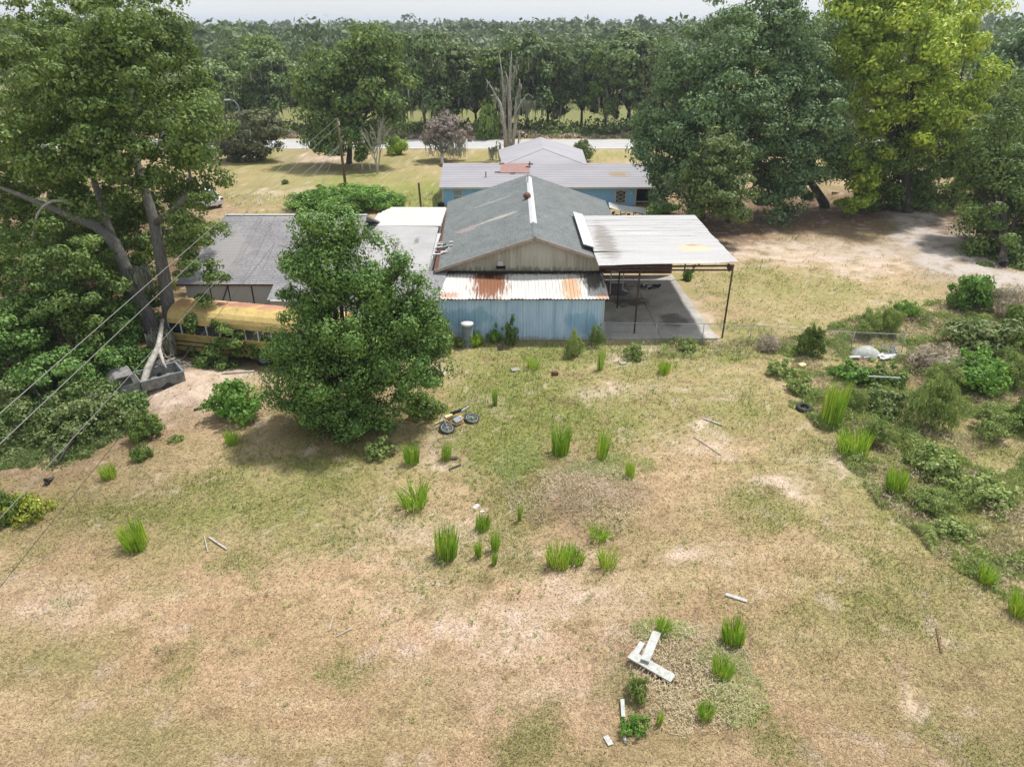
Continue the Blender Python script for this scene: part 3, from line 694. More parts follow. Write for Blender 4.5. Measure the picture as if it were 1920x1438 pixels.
for k in range(ncs):
    b = len(V); t0 = k/ncs; t1 = (k+1)/ncs
    for j in range(nxx+1):
        f_ = j/nxx; wv = 0
        for (t_, dz) in ((t0, .010), (t0, .022), (min(t1+.004, 1), .012)):
            xx = (xL0+(xL1-xL0)*t_)*(1-f_)+xR*f_; V.append((xx, ye+(yrg-ye)*t_, ze+(zrg-ze)*t_+dz+wv))
    for j in range(nxx):
        q = b+j*3; F += [(q, q+3, q+4, q+1), (q+1, q+4, q+5, q+2)]
me = mesh_np('shingles', V, F, M['grey_roof']); me.transform(Matrix.Translation(-gs.location)); o = link('shingles', me, gs); o['kind'] = 'stuff'
MB().slab([(xL0+.02, ye+.02, ze), (xR, ye+.02, ze), (xR, yrg, zrg), (xL1+.02, yrg, zrg)], .1).build('roof_deck', M['dark_wood'], gs)
MB().slab([(xL1, yrg, zrg), (xR, yrg, zrg), (xR, 50.5, 3.2), (xL1, 50.5, 3.2)], .1).build('rear_roof', M['grey_roof'], gs)
MB().bar((xL1, yrg, zrg+.03), (xR, yrg, zrg+.03), .22, .05).build('ridge_cap', M['pale_panel'], gs)
MB().slab([(-13.5, 36.9, 2.34), (-8.6, 36.9, 2.34), (-8.6, 38.5, 2.80), (-13.5, 38.5, 2.80)], .08).build('lower_roof', M['grey_roof'], gs)
MB().slab([(-13.3, 36.85, 2.30), (-8.7, 36.85, 2.30), (-8.7, 36.93, 2.36), (-13.3, 36.93, 2.36)], .12).build('eave_trim', M['pale_panel'], gs)
MB().box(-18.7, 38.75, -.1, -9.4, 50.2, 2.62).build('shed_body', M['dark'], gs)
xx = -18.7
for wd in (1.4, 1.05, 1.35, 1.35, 1.2):
    MB().box(xx+.04, 38.66, 0, xx+wd-.04, 38.745, 2.6).build('wall_panel', M['pale_panel'], gs, bevel=.01); xx += wd
MB().box(-13.4, 37.1, -.1, -8.7, 38.6, 2.22).build('lean_to_wall', M['pale_panel'], gs)
for (xa, xb) in ((-16.7, -16.2),):
    MB().bar((xa, 38.6, 1.6), (xb, 38.6, 2.6), .05).build('brace', M['dark_rust'], gs)
# connecting shed between the grey shed and the workshop
cs_ = root('connecting_shed', 'pale grey flat-roofed shed joined to the left side of the workshop', 'shed', (-7, 45, 0))
MB().slab([(-10.2, 39.3, 3.22), (-4.85, 39.3, 3.15), (-5.1, 48.8, 3.30), (-10.2, 50.6, 3.42)], .12).build('roof', M['grey_membrane'], cs_)
MB().box(-10.1, 39.5, -.1, -4.9, 48.3, 3.0).build('wall', M['pale_panel'], cs_)
mb = MB(); mb.slab([(-6.9, 36.45, 2.50), (-4.02, 36.45, 2.50), (-3.72, 39.5, 3.16), (-6.6, 39.5, 3.20)], .10); mb.build('lean_to_roof', M['grey_roof'], cs_)
sheet(MB(), (-6.6, 36.72, 0), (1.83, 0, 0), (0, 0, 2.4), 9, .025).build('wall_panel', M['blue_metal'], cs_)
wr = root('white_roofed_shed', 'low shed with flaking white flat roof behind the connecting shed', 'shed', (-7.2, 51.5, 0))
n = 9
for k in range(n):
    y0 = 48.9+k*.56; xl = -9.9+(0 if k < 6 else (k-5)*.22); yk0 = y0
    MB().slab([(xl, y0+.006, 3.38+k*.01), (-4.9, y0+.006, 3.36+k*.01), (-5.0, y0+.55, 3.40+k*.01), (xl+.1, y0+.55, 3.41+k*.01)], .06).build('roof_board', simple('flaky_white_board', (0.56, 0.54, 0.51), 0.8, var=0.28, scale=1.5, coord='World', stretch=(.3, 2, 1)) if k == 0 else bpy.data.materials['flaky_white_board'], wr)
MB().box(-9.6, 49.1, -.1, -5.1, 53.8, 3.3).build('wall', M['pale_panel'], wr)

# ------------------------------------------------------------------ blue house
M['house_blue'] = simple('bright_blue_siding', (0.24, 0.53, 0.86), 0.7, var=0.12, scale=0.7, bump=0.1)
M['house_roof'] = simple('lavender_grey_shingles', (0.33, 0.325, 0.35), 0.95, var=0.15, scale=0.5, c2=(0.27, 0.265, 0.29), coord='World', stretch=(.35, 1.5, 1), bump=.3,
    stains=[((10.5, 71.6, 2.6), (1.6, .8, 1), (0.30, 0.22, 0.13), .8, 1.5, None)])
M['tarp'] = simple('faded_red_tarp', (0.30, 0.17, 0.155), 0.8, var=0.2, scale=2)
M['glass'] = simple('dark_glass', (0.03, 0.035, 0.04), 0.12, var=0.2)
M['pane_pale'] = simple('pale_blue_glass', (0.20, 0.33, 0.42), 0.25, var=0.2)
hs = root('blue_house', 'bright blue single-storey house with lavender-grey roof behind the workshop', 'house', (3.5, 74, 0))
hx0, hx1, yw, yrd, zev, zrd = -6.65, 13.9, 69.6, 74, 1.86, 3.20
for k in range(8):
    z0 = 0.0+k*.228; MB().box(hx0, yw-.02, z0, hx1-1.9, yw+.1, z0+.222).build('siding_board', M['house_blue'], hs)
MB().box(hx0, yw+.1, -.2, hx1-1.95, yw+8.4, zev).build('wall', M['house_blue'], hs)
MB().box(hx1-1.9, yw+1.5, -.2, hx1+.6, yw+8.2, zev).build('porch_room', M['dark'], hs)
for xx in (hx1-1.9, hx1-.2, hx1+.7): MB().box(xx-.06, yw-.05, 0, xx+.06, yw+.07, zev).build('porch_post', M['white_trim'], hs)
MB().box(hx1-1.8, yw-.03, .35, hx1+.7, yw+.03, .43).build('porch_rail', M['white_trim'], hs)
MB().box(hx0-.12, yw-.06, 0, hx0+.02, yw+.12, zev).build('corner_trim', M['white_trim'], hs)
zf = lambda yy: zev+(yy-68.9)*(zrd-zev)/(yrd-68.9)
for k in range(14):
    ya = 68.9+(yrd-68.9)*k/14; yb = 68.9+(yrd-68.9)*(k+1)/14
    mb = MB(); mb.slab([(hx0-.35, ya, zf(ya)+.05), (hx1+1.2, ya, zf(ya)+.05), (hx1+1.2, yb+.02, zf(yb)+.038), (hx0-.3, yb+.02, zf(yb)+.038)], .04); mb.build('shingle_course', M['house_roof'], hs)
MB().slab([(hx0-.3, yrd, zrd+.04), (hx1+1.2, yrd, zrd+.04), (hx1+1.2, 79, zev), (hx0-.3, 79, zev)], .08).build('rear_roof', M['house_roof'], hs)
MB().box(hx0-.36, 68.84, zev-.09, hx1+1.2, 68.92, zev+.09).build('eave_board', M['white_trim'], hs)
# hipped cross wing
ap = Vector((3.3, 77.6, 4.12)); mb = MB()
mb.add([(-1.0, 73.6, 3.12), (7.6, 73.6, 3.12), ap, (3.3, 86, 4.12), (-1.6, 86, 2.7), (8.2, 86, 2.7)], [(0, 1, 2), (0, 2, 3, 4), (1, 5, 3, 2), (4, 3, 5)])
mb.build('wing_roof', M['house_roof'], hs)
for e in ((-1.0, 73.6, 3.12), (7.6, 73.6, 3.12)): MB().bar(e, ap, .16, .05).build('hip_cap', M['white_trim'] if False else M['house_roof'], hs)
MB().box(-1.0, 78.2, -.2, 7.6, 85.8, 2.7).build('wing_wall', M['house_blue'], hs)
# red patch, held by boards
c = PY(965, 317, 72.9); zc = zf(c.y)
t_ = MB().slab([(c.x-1.55, c.y-1.1, zf(c.y-1.1)+.1), (c.x+1.5, c.y-1.15, zf(c.y-1.15)+.1), (c.x+1.35, c.y+1.0, zf(c.y+1.0)+.1), (c.x-1.25, c.y+.95, zf(c.y+.95)+.1)], .03).build('roof_tarp', M['tarp'], hs, label='faded red tarp patch')
for (dx, dy) in ((-1.7, -1.0), (-.2, -1.25), (1.35, .1), (-1.3, .85), (1.6, .8)):
    MB().bar((c.x+dx-.25, c.y+dy, zf(c.y+dy)+.14), (c.x+dx+.25, c.y+dy+.03, zf(c.y+dy)+.14), .12, .06).build('tarp_weight', M['dark_wood'], t_)
for (px_, yy, hh) in ((911, 71.0, .55), (993, 73.4, .5)):
    q = PY(px_, 330, yy); MB().lathe((q.x, yy, zf(yy)), [(0, hh), (.05, hh), (.05, 0), (.14, .02)], 8).build('vent_pipe', M['dark_rust'], hs)
def window(x0, z0, x1, z1, glass, nm='window', cross=False):
    f = MB(); t = .08
    f.box(x0, yw-.08, z0, x0+t, yw-.022, z1); f.box(x1-t, yw-.08, z0, x1, yw-.022, z1); f.box(x0, yw-.081, z1-t, x1, yw-.021, z1); f.box(x0, yw-.081, z0, x1, yw-.021, z0+t)
    fr = f.build('window_frame', M['white_trim'], hs)
    MB().box(x0+t, yw-.05, z0+t, x1-t, yw-.03, z1-t).build('pane', glass, fr)
    if cross:
        b = MB(); m_ = 3
        for k in range(m_):
            za = z0+t+(z1-z0-2*t)*k/m_; zb = z0+t+(z1-z0-2*t)*(k+1)/m_
            b.bar((x0+t, yw-.065, za), (x1-t, yw-.065, zb), .035); b.bar((x1-t, yw-.065, za), (x0+t, yw-.065, zb), .035)
        b.build('lattice', M['white_trim'], fr)
    else: MB().box(x0+t, yw-.07, (z0+z1)/2-.03, x1-t, yw-.045, (z0+z1)/2+.03).build('sash_bar', M['white_trim'], fr)
window(-5.75, .35, -4.75, 1.55, M['pane_pale'])
window(10.0, .2, 11.05, 1.50, M['glass'], cross=True)
window(5.9, 1.25, 6.5, 1.45, M['glass'])
MB().box(11.5, yw-.16, 1.15, 11.66, yw-.02, 1.45).build('wall_lamp', M['white_trim'], hs)
MB().lathe((-6.9, 69.2, .03), [(0, .35), (.3, .33), (.34, 0)], 10).build('downpipe_drain', M['dark'], hs)

# ------------------------------------------------------------------ water tank pipe by the blue wall
tk = root('standing_tank', 'tall grey cylinder with white lid standing in weeds by the blue wall', 'tank', (-2.45, 36.0, 0))
M['galv'] = simple('dull_galvanised_metal', (0.19, 0.23, 0.26), 0.6, var=0.2, scale=2, bump=.1)
MB().lathe((-2.45, 36.0, 0), [(.30, -.1), (.30, .45), (.307, .46), (.307, .5), (.30, .51), (.30, 1.3)], 28).build('shell', M['galv'], tk, smooth=True)
MB().lathe((-2.45, 36.0, 1.3), [(.335, -.05), (.35, -.03), (.35, .03), (.33, .07), (.18, .10), (0, .11)], 28).build('lid', M['white_trim'], tk, smooth=True)

# ------------------------------------------------------------------ school bus
M['bus'] = simple('faded_yellow_paint', (0.46, 0.355, 0.12), 0.75, var=0.45, scale=1.2, bump=.1, speck=.25, coord='World', stretch=(1, 1, 1.5))
M['bus_roof'] = simple('rusting_yellow_roof', (0.55, 0.41, 0.15), 0.75, var=0.35, scale=1, speck=.2, coord='World',
    stains=[((-14.2, 35.1, 2.88), (1.9, 1.0, 1), (0.34, 0.14, 0.10), .9, 1.6, None), ((-12.0, 34.7, 2.88), (1.7, .9, 1), (0.38, 0.18, 0.12), .9, 1.6, None), ((-14, 35.7, 2.8), (5, .7, 1), (0.55, 0.36, 0.25), .8, 1.2, None),
            ((-17.0, 35.4, 2.88), (1.8, 1.3, 1), (0.36, 0.20, 0.09), .8, 1.5, None)])
M['tyre'] = simple('tyre_rubber', (0.03, 0.03, 0.03), 0.85, var=0.3, scale=4)
M['bus_black'] = simple('black_rail', (0.03, 0.028, 0.025), 0.6, var=0.3)
bl = G(330, 672); br = G(488, 689); ang = math.atan2(br.y-bl.y, br.x-bl.x)
bus = root('school_bus', 'abandoned faded yellow school bus with rust-stained roof under the tree', 'bus', (bl.x, bl.y, 0), rz=ang)
def loc(mb, name, mat, parent, **kw): return mb.build(name, mat, parent, world=False, **kw)
LB, WB = 9.6, 2.35
prof = [(0, 2.12), (.02, 2.3), (.12, 2.5), (.32, 2.68), (.7, 2.83), (1.18, 2.88), (1.66, 2.83), (2.04, 2.68), (2.24, 2.5), (2.34, 2.3), (2.35, 2.12)]
mb = MB(); vs = []
nseg = 13
for k in range(nseg+1):
    xx = LB*k/nseg
    for (a, b_) in prof: vs.append((xx, a, b_))
m_ = len(prof); mb.add(vs, [(i_*m_+j, (i_+1)*m_+j, (i_+1)*m_+j+1, i_*m_+j+1) for i_ in range(nseg) for j in range(m_-1)])
mb.add([(0, a, b_) for a, b_ in prof], [tuple(range(m_))]); mb.add([(LB, a, b_) for a, b_ in prof], [tuple(range(m_))[::-1]])
loc(mb, 'roof', M['bus_roof'], bus, smooth=False)
for k in range(1, nseg):        # roof ribs
    xx = LB*k/nseg; mb = MB(); mb.tube([(xx, a, b_+.004) for a, b_ in prof], .012, 4); loc(mb, 'roof_rib', M['bus_roof'], bus)
wx = 5.15
mb = MB(); mb.box(0, 0, .55, wx-.62, .05, 1.42); mb.box(wx+.62, 0, .55, LB, .05, 1.42); mb.box(wx-.62, 0.001, 1.12, wx+.62, .05, 1.42)
mb.box(0, WB-.05, .55, LB, WB, 1.42); mb.box(0, .05, .55, .05, WB-.05, 2.1); mb.box(LB-.05, .05, .55, LB, WB-.05, 1.5)
loc(mb, 'body', M['bus'], bus)
mb = MB(); mb.box(.05, .06, .5, LB-.05, WB-.06, .62); loc(mb, 'floor', M['bus_black'], bus)
mb = MB(); mb.box(0, -.015, 1.42, LB, .06, 1.50); mb.box(0, -.02, 2.06, LB, .06, 2.13); mb.box(0, WB-.06, 1.42, LB, WB+.01, 1.5); loc(mb, 'window_sill_rail', M['bus_roof'], bus)
for zz in (1.28, 1.05, .80): mb = MB(); mb.box(0, -.03, zz, wx-.62 if zz < 1.2 else LB, -.002, zz+.055); loc(mb, 'rub_rail', M['bus'] if zz == 1.28 else M['bus_black'], bus)
for zz in (1.05, .80): mb = MB(); mb.box(wx+.62, -.03, zz, LB, -.002, zz+.055); loc(mb, 'rub_rail', M['bus_black'], bus)
nwn = 13
for k in range(nwn+1):
    xx = LB*k/nwn
    mb = MB(); mb.box(max(0, xx-.035), 0.0, 1.5, min(LB, xx+.035), .05, 2.06); loc(mb, 'window_pillar', M['pale_panel'], bus)
    mb = MB(); mb.box(max(0, xx-.035), WB-.05, 1.5, min(LB, xx+.035), WB, 2.06); loc(mb, 'window_pillar', M['bus'], bus)
    if k < nwn:
        mb = MB(); mb.box(xx+.035, .03, 1.5+(.25 if k % 3 == 1 else 0), xx+LB/nwn-.035, .038, 2.06); loc(mb, 'window_pane', M['glass'], bus)
        if 0 < k < 12: mb = MB(); mb.box(xx+.1, .15, .62, xx+.22, 1.0, 1.45); mb.box(xx+.1, 1.4, .62, xx+.22, 2.2, 1.45); loc(mb, 'seat', M['bus_black'], bus)
mb = MB()
for k in range(13):
    a0 = PI*k/12; mb.add([(wx+.58*math.cos(a0), -.03, .50+.6*math.sin(a0)), (wx+.64*math.cos(a0), -.03, .50+.66*math.sin(a0)), (wx+.64*math.cos(a0), .04, .50+.66*math.sin(a0)), (wx+.58*math.cos(a0), .04, .5+.6*math.sin(a0))], [])
b0 = 0; mb.f = [(k*4+j, (k+1)*4+j, (k+1)*4+(j+1) % 4, k*4+(j+1) % 4) for k in range(12) for j in range(4)]
loc(mb, 'wheel_arch', M['bus'], bus)
mb = MB(); mb.box(wx-.58, .3, .3, wx+.58, .34, 1.15); loc(mb, 'wheel_well', M['dark'], bus)
for yy in (.06, WB-.32):
    t_ = MB().lathe((wx, yy, .48), [(.27, 0), (.44, .0), (.48, .05), (.48, .21), (.44, .26), (.27, .26)], 24, axis='y'); t_ = loc(t_, 'tyre', M['tyre'], bus, smooth=True)
    loc(MB().lathe((wx, yy+.02, .48), [(0, .08), (.1, .02), (.2, .06), (.27, 0), (.27, .2)], 16, axis='y'), 'rim', M['galv'], t_)
# hood and front, mostly behind the evergreen
mb = MB(); mb.box(LB, .35, .6, LB+1.7, WB-.35, 1.45); loc(mb, 'hood', M['bus'], bus, bevel=.12)
mb = MB(); mb.box(LB+1.7, .15, .45, LB+1.85, WB-.15, .7); loc(mb, 'bumper', M['bus_black'], bus)
mb = MB(); mb.box(LB-.04, .2, 1.55, LB+.02, WB-.2, 2.1); loc(mb, 'windscreen', M['glass'], bus)
for yy in (.05, WB-.3): loc(MB().lathe((LB+.9, yy, .48), [(.0, .05), (.27, 0), (.44, .0), (.48, .05), (.48, .21), (.44, .26), (0, .26)], 20, axis='y'), 'tyre', M['tyre'], bus, smooth=True)
#@@PART3@@

# ------------------------------------------------------------------ wrecked pickup under the left tree
pk = root('wrecked_pickup', 'wrecked grey pickup truck half buried in the thicket below the big mossy tree', 'pickup truck', tuple(G(268, 738)), rz=math.radians(38)); pk.scale = (.82, .82, .85)
M['old_grey'] = simple('dull_grey_paint', (0.26, 0.26, 0.25), 0.85, var=0.5, scale=3, speck=.4)
mb = MB(); mb.box(-.1, -.85, .45, 2.3, -.78, 1.02); mb.box(-.1, .78, .45, 2.3, .85, 1.02); mb.box(2.22, -.78, .45, 2.3, .78, 1.02); mb.box(-.1, -.78, .45, -.03, .78, 1.02); mb.box(-.03, -.78, .46, 2.22, .78, .52)
loc(mb, 'bed', M['old_grey'], pk, bevel=.02)
mb = MB()
for s in (-1, 1): mb.bar((-.1, s*.815, 1.05), (2.3, s*.815, 1.05), .11, .05)
mb.bar((2.26, -.8, 1.05), (2.26, .8, 1.05), .1, .05); loc(mb, 'bed_rail', M['galv'], pk)
mb = MB(); vs = []
for yy in (-.83, .83): vs += [(-.14, yy, .4), (-.14, yy*.98, 1.05), (-.32, yy*.85, 1.62), (-1.25, yy*.85, 1.62), (-1.75, yy*.98, 1.08), (-2.9, yy*.98, .98), (-3.0, yy, .4)]
mb.add(vs, [(0, 1, 2, 3, 4, 5, 6), (13, 12, 11, 10, 9, 8, 7)]+[(i_, i_+7, i_+8, i_+1) for i_ in range(6)]+[(6, 13, 7, 0)]); loc(mb, 'cab', M['old_grey'], pk, bevel=.04)
mb = MB(); mb.add([(-.165, -.62, 1.12), (-.165, .62, 1.12), (-.31, .58, 1.52), (-.31, -.58, 1.52)], [(0, 1, 2, 3)]); loc(mb, 'rear_window', M['glass'], pk)
mb = MB(); mb.add([(-.45, -.79, 1.1), (-1.5, -.82, 1.1), (-1.2, -.72, 1.55), (-.5, -.72, 1.55)], [(0, 1, 2, 3)]); loc(mb, 'side_window', M['glass'], pk)
for xx in (1.3, -2.2):
    for yy in (-.86, .66):
        t_ = loc(MB().lathe((xx, yy, .33), [(.0, .03), (.2, 0), (.30, 0), (.33, .04), (.33, .16), (.3, .2), (0, .2)], 18, axis='y'), 'wheel', M['tyre'], pk, smooth=True)
# ------------------------------------------------------------------ white car far left
car = root('parked_car', 'white car parked on the grass, half hidden by the big left tree', 'car', tuple(G(384, 386)), rz=math.radians(140))
M['car_white'] = simple('white_car_paint', (0.72, 0.73, 0.74), 0.3, var=0.05)
pr = [(-2.2, .35), (-2.28, .75), (-2.15, 1.0), (-1.6, 1.08), (-1.15, 1.6), (.35, 1.66), (1.0, 1.12), (2.0, .95), (2.28, .7), (2.25, .35)]
mb = MB(); N = len(pr)
vs = [(a, s*(.88 if b_ < 1.2 else .68), b_) for s in (-1, 1) for a, b_ in pr]
mb.add(vs, [tuple(range(N)), tuple(range(2*N-1, N-1, -1))]+[(i_, i_+N, i_+N+1, i_+1) for i_ in range(N-1)]+[(N-1, 2*N-1, N, 0)]); loc(mb, 'body', M['car_white'], car, bevel=.05)
mb = MB(); mb.add([(-1.57, -.66, 1.13), (-1.57, .66, 1.13), (-1.19, .6, 1.56), (-1.19, -.6, 1.56)], [(0, 1, 2, 3)]); mb.v = [(a-.03, b_, c_+.03) for a, b_, c_ in mb.v]; loc(mb, 'rear_window', M['glass'], car)
mb = MB(); mb.add([(.42, -.6, 1.62), (.42, .6, 1.62), (.98, .78, 1.16), (.98, -.78, 1.16)], [(0, 1, 2, 3)]); mb.v = [(a+.03, b_, c_+.02) for a, b_, c_ in mb.v]; loc(mb, 'windscreen', M['glass'], car)
for s in (-1, 1):
    mb = MB(); mb.add([(-1.3, s*.80, 1.14), (.75, s*.82, 1.14), (.3, s*.73, 1.55), (-1.1, s*.73, 1.55)], [(0, 1, 2, 3)]); mb.v = [(a, b_+s*.02, c_) for a, b_, c_ in mb.v]; loc(mb, 'side_window', M['glass'], car)
    loc(MB().box(-2.29, s*.7-.12, .78, -2.2, s*.7+.12, .98), 'taillight', simple('red_lens', (0.3, 0.01, 0.01), 0.3), car)
    for xx in (-1.4, 1.4):
        t_ = loc(MB().lathe((xx, s*.8-.1, .33), [(.2, 0), (.30, 0), (.33, .04), (.33, .17), (.3, .2), (.2, .2)], 20, axis='y'), 'tyre', M['tyre'], car, smooth=True)
        loc(MB().lathe((xx, s*.8-.09, .33), [(0, 0), (.2, .02), (.2, .17), (0, .18)], 14, axis='y'), 'rim', M['galv'], t_)

# ------------------------------------------------------------------ dirt bike lying on its side
mc = G(862, 800); mo = root('dirt_bike', 'small yellow and white dirt bike lying on its side in the grass', 'motorcycle', (mc.x, mc.y, hzf(mc.x, mc.y)+.10))
ax = Vector((-.77, -.64, 0)).normalized(); az = Vector((-.58, .74, .28)); az = (az-ax*az.dot(ax)).normalized(); ay = az.cross(ax)
mo.rotation_euler = Matrix((ax, ay, az)).transposed().to_euler(); mo.scale = (1.0, 1.0, 1.0)
M['yellow'] = simple('yellowed_plastic', (0.62, 0.55, 0.28), 0.5, var=0.2); M['orange'] = simple('orange_frame_paint', (0.50, 0.24, 0.07), 0.6, var=.3)
def wheel(x_):
    t_ = loc(MB().lathe((x_, -.05, 0), [(.27, 0), (.32, 0), (.35, .03), (.35, .07), (.32, .1), (.27, .1)], 26, axis='y'), 'tyre', M['tyre'], mo, smooth=True)
    loc(MB().lathe((x_, -.04, 0), [(.24, 0), (.275, 0), (.275, .08), (.24, .08), (.24, 0)], 26, axis='y'), 'rim', M['galv'], t_)
    sp = MB()
    for k in range(14): a = PI*2*k/14; sp.bar((x_, 0, 0), (x_+.25*math.cos(a), 0, .25*math.sin(a)), .012)
    sp.lathe((x_, -.06, 0), [(0, 0), (.06, 0), (.06, .12), (0, .12)], 10, axis='y'); loc(sp, 'spokes', M['galv'], t_)
wheel(.68); wheel(-.68)
mb = MB(); mb.tube([(.5, 0, .50), (.1, 0, .52), (-.4, 0, .45)], .03, 6); mb.tube([(.5, 0, .5), (.2, 0, .0), (-.2, 0, -.02), (-.4, 0, .45)], .025, 6); loc(mb, 'frame', M['orange'], mo)
mb = MB(); [mb.tube([(-.3, s*.09, .05), (-.68, s*.09, 0)], .022, 6) for s in (-1, 1)]; loc(mb, 'swing_arm', M['galv'], mo)
mb = MB(); [mb.tube([(.46, s*.08, .68), (.68, s*.08, 0)], .022, 6) for s in (-1, 1)]; loc(mb, 'fork', M['galv'], mo)
mb = MB(); mb.box(-.15, -.11, .02, .2, .11, .32); loc(mb, 'engine', M['galv'], mo, bevel=.03)
mb = MB(); mb.add([(.42, -.1, .50), (.42, .1, .50), (.0, .13, .50), (.0, -.13, .50), (.38, -.06, .70), (.38, .06, .70), (.02, .08, .64), (.02, -.08, .64)], [(0, 1, 2, 3), (4, 7, 6, 5), (0, 4, 5, 1), (1, 5, 6, 2), (2, 6, 7, 3), (3, 7, 4, 0)]); loc(mb, 'fuel_tank', M['yellow'], mo, bevel=.03)
mb = MB(); mb.slab([(.02, -.09, .66), (.02, .09, .66), (-.65, .08, .64), (-.65, -.08, .64)][::-1], .08); loc(mb, 'seat', M['tyre'], mo, bevel=.02)
mb = MB(); mb.slab([(-.5, -.09, .56), (-.5, .09, .56), (-1.0, .08, .66), (-1.0, -.08, .66)][::-1], .03); loc(mb, 'rear_fender', M['white_trim'], mo)
mb = MB(); mb.slab([(1.05, -.08, .42), (1.05, .08, .42), (.48, .08, .46), (.48, -.08, .46)][::-1], .03); loc(mb, 'front_fender', M['yellow'], mo)
mb = MB(); mb.tube([(.42, -.38, .88), (.46, -.15, .78), (.46, .15, .78), (.42, .38, .88)], .016, 6); loc(mb, 'handlebar', M['galv'], mo)
mb = MB(); mb.slab([(-.1, -.12, .5), (-.1, -.125, .25), (-.45, -.12, .3), (-.45, -.115, .5)], .02); loc(mb, 'side_panel', M['white_trim'], mo)

# ------------------------------------------------------------------ tyre, boards, pipes and scraps
def ground_tyre(px, py, label, tilt):
    c = G(px, py); o = MB().lathe((0, 0, 0), [(.2, 0), (.33, 0), (.36, .05), (.36, .14), (.33, .19), (.2, .19), (.2, 0)], 28).build('tyre', M['tyre'], smooth=True)
    o.location = (c.x, c.y, hzf(c.x, c.y)-.02); o.rotation_euler = (tilt, .05, 0); return tag(o, label, 'tyre')
ground_tyre(1507, 766, 'old black tyre lying flat at the left edge of the weeds', .12)
ground_tyre(1582, 768, 'tyre half hidden behind the bright green grass clump', .3)
M['board'] = simple('whitewashed_board', (0.43, 0.43, 0.40), 0.85, var=0.35, scale=2.8, speck=.3, bump=.2, stretch=(1, 1, 1), c2=(0.38, 0.40, 0.40))
def board(px0, py0, px1, py1, w, t, label, mat='board', name='plank', z0=.04, z1=.04, cat='plank', group=None):
    a = G(px0, py0); b = G(px1, py1); a.z = hzf(a.x, a.y)+z0; b.z = hzf(b.x, b.y)+z1
    o = MB().bar(a, b, w, t).build(name, M[mat]); 
    c = (a+b)/2; o.data.transform(Matrix.Translation(-c)); o.location = c
    return tag(o, label, cat, group)
board(1180, 1240, 1260, 1287, .30, .05, 'long white board, the lower arm of the L-shaped pair in the dry grass', z0=.24, z1=.14)
board(1230, 1200, 1207, 1258, .24, .04, 'white board lying on top, pointing away, of the L-shaped pair', z0=.22, z1=.27)
board(1203, 1218, 1190, 1240, .16, .03, 'short splintered white board tucked beside the corner of the boards', z0=.2, z1=.22)
board(1360, 1118, 1400, 1131, .13, .03, 'small white plank lying alone on the grass above the uncut ring')
board(1166, 1318, 1168, 1352, .10, .04, 'narrow white strip standing in the weed below the boards', z0=.1, z1=.1)
board(1135, 1385, 1145, 1402, .14, .03, 'little white scrap left of the bottom weed', cat='scrap', name='scrap')
board(1170, 1384, 1172, 1398, .07, .03, 'tiny white chip right beneath the bottom weed', cat='scrap', name='scrap')
board(383, 1005, 389, 1031, .035, .03, 'white stick lying upright-looking beside the bare branch on the left field', 'pale_wood', 'stick', cat='stick')
board(392, 1006, 425, 1026, .06, .04, 'bleached branch piece on the left field beside a white stick', 'pale_wood', 'stick', cat='stick')
board(624, 1155, 617, 1180, .03, .02, 'thin straw-coloured stick standing left in the bare field', 'pale_wood', 'stick', cat='stick')
board(630, 1192, 660, 1177, .03, .02, 'thin straw-coloured stick slanting right in the bare field', 'pale_wood', 'stick', cat='stick')
board(1755, 1178, 1764, 1225, .04, .03, 'rusty brown rod on the mown field at the right', 'rust', 'rod', cat='rod')
board(1318, 786, 1355, 799, .06, .05, 'white bleached branch lying in the middle of the field', 'pale_wood', 'stick', cat='stick')
board(1300, 820, 1352, 856, .03, .03, 'long thin pale branch on the bare track in the field', 'pale_wood', 'stick', cat='stick')
board(1622, 730, 1682, 731, .05, .05, 'white plastic pipe lying across the weeds', 'white_trim', 'pipe', z0=.75, z1=.70, cat='pipe')
board(838, 862, 858, 860, .16, .06, 'dark bark piece on the sandy patch below the dirt bike', 'dark_bark', 'bark_piece', cat='bark')
board(842, 881, 864, 872, .07, .05, 'thin dark bark strip, nearer of the two below the dirt bike', 'dark_bark', 'bark_piece', cat='bark')
board(418, 712, 478, 702, .12, .08, 'weathered grey pole on the dirt in front of the bus', 'pale_wood', 'pole', cat='pole')
board(364, 770, 388, 764, .12, .1, 'short dark log on the dirt left of the round shrub', 'dark_bark', 'log', cat='log')
board(462, 690, 492, 680, .30, .2, 'crumpled dark violet cloth under the bus', 'cloth', 'cloth', cat='cloth') if 'cloth' in M else None
M['block'] = simple('grey_block', (0.33, 0.33, 0.27), 0.9, var=.3, bump=.3)
def block(px, py, sx, sy, sz, label, mat='block', name='block', rz=.3, cat='block', z=0):
    c = G(px, py); b = bpy.data.meshes.new(name)
    mb = MB(); mb.box(-sx/2, -sy/2, 0, sx/2, sy/2, sz); o = mb.build(name, M[mat], bevel=min(sx, sy, sz)*.18)
    o.location = (c.x, c.y, hzf(c.x, c.y)+z-.02); o.rotation_euler = (random.uniform(-.1, .1), random.uniform(-.1, .1), rz); return tag(o, label, cat)
block(1040, 704, .32, .25, .22, 'dark brown wooden block on the grass below the blue wall', 'dark_wood', cat='block')
block(966, 694, .45, .3, .12, 'mossy grey concrete piece lying on the grass left of the brown block')
block(1168, 684, .35, .22, .10, 'flat pale stone in the weeds below the fence', 'concrete', 'stone', cat='stone')
block(1503, 690, .35, .3, .22, 'cream bucket-sized lump at the edge of the right weeds', 'yellow', 'lump', cat='container')
block(1835, 888, .4, .2, .05, 'white paper scrap lying in the right weeds', 'white_trim', 'scrap', cat='scrap')
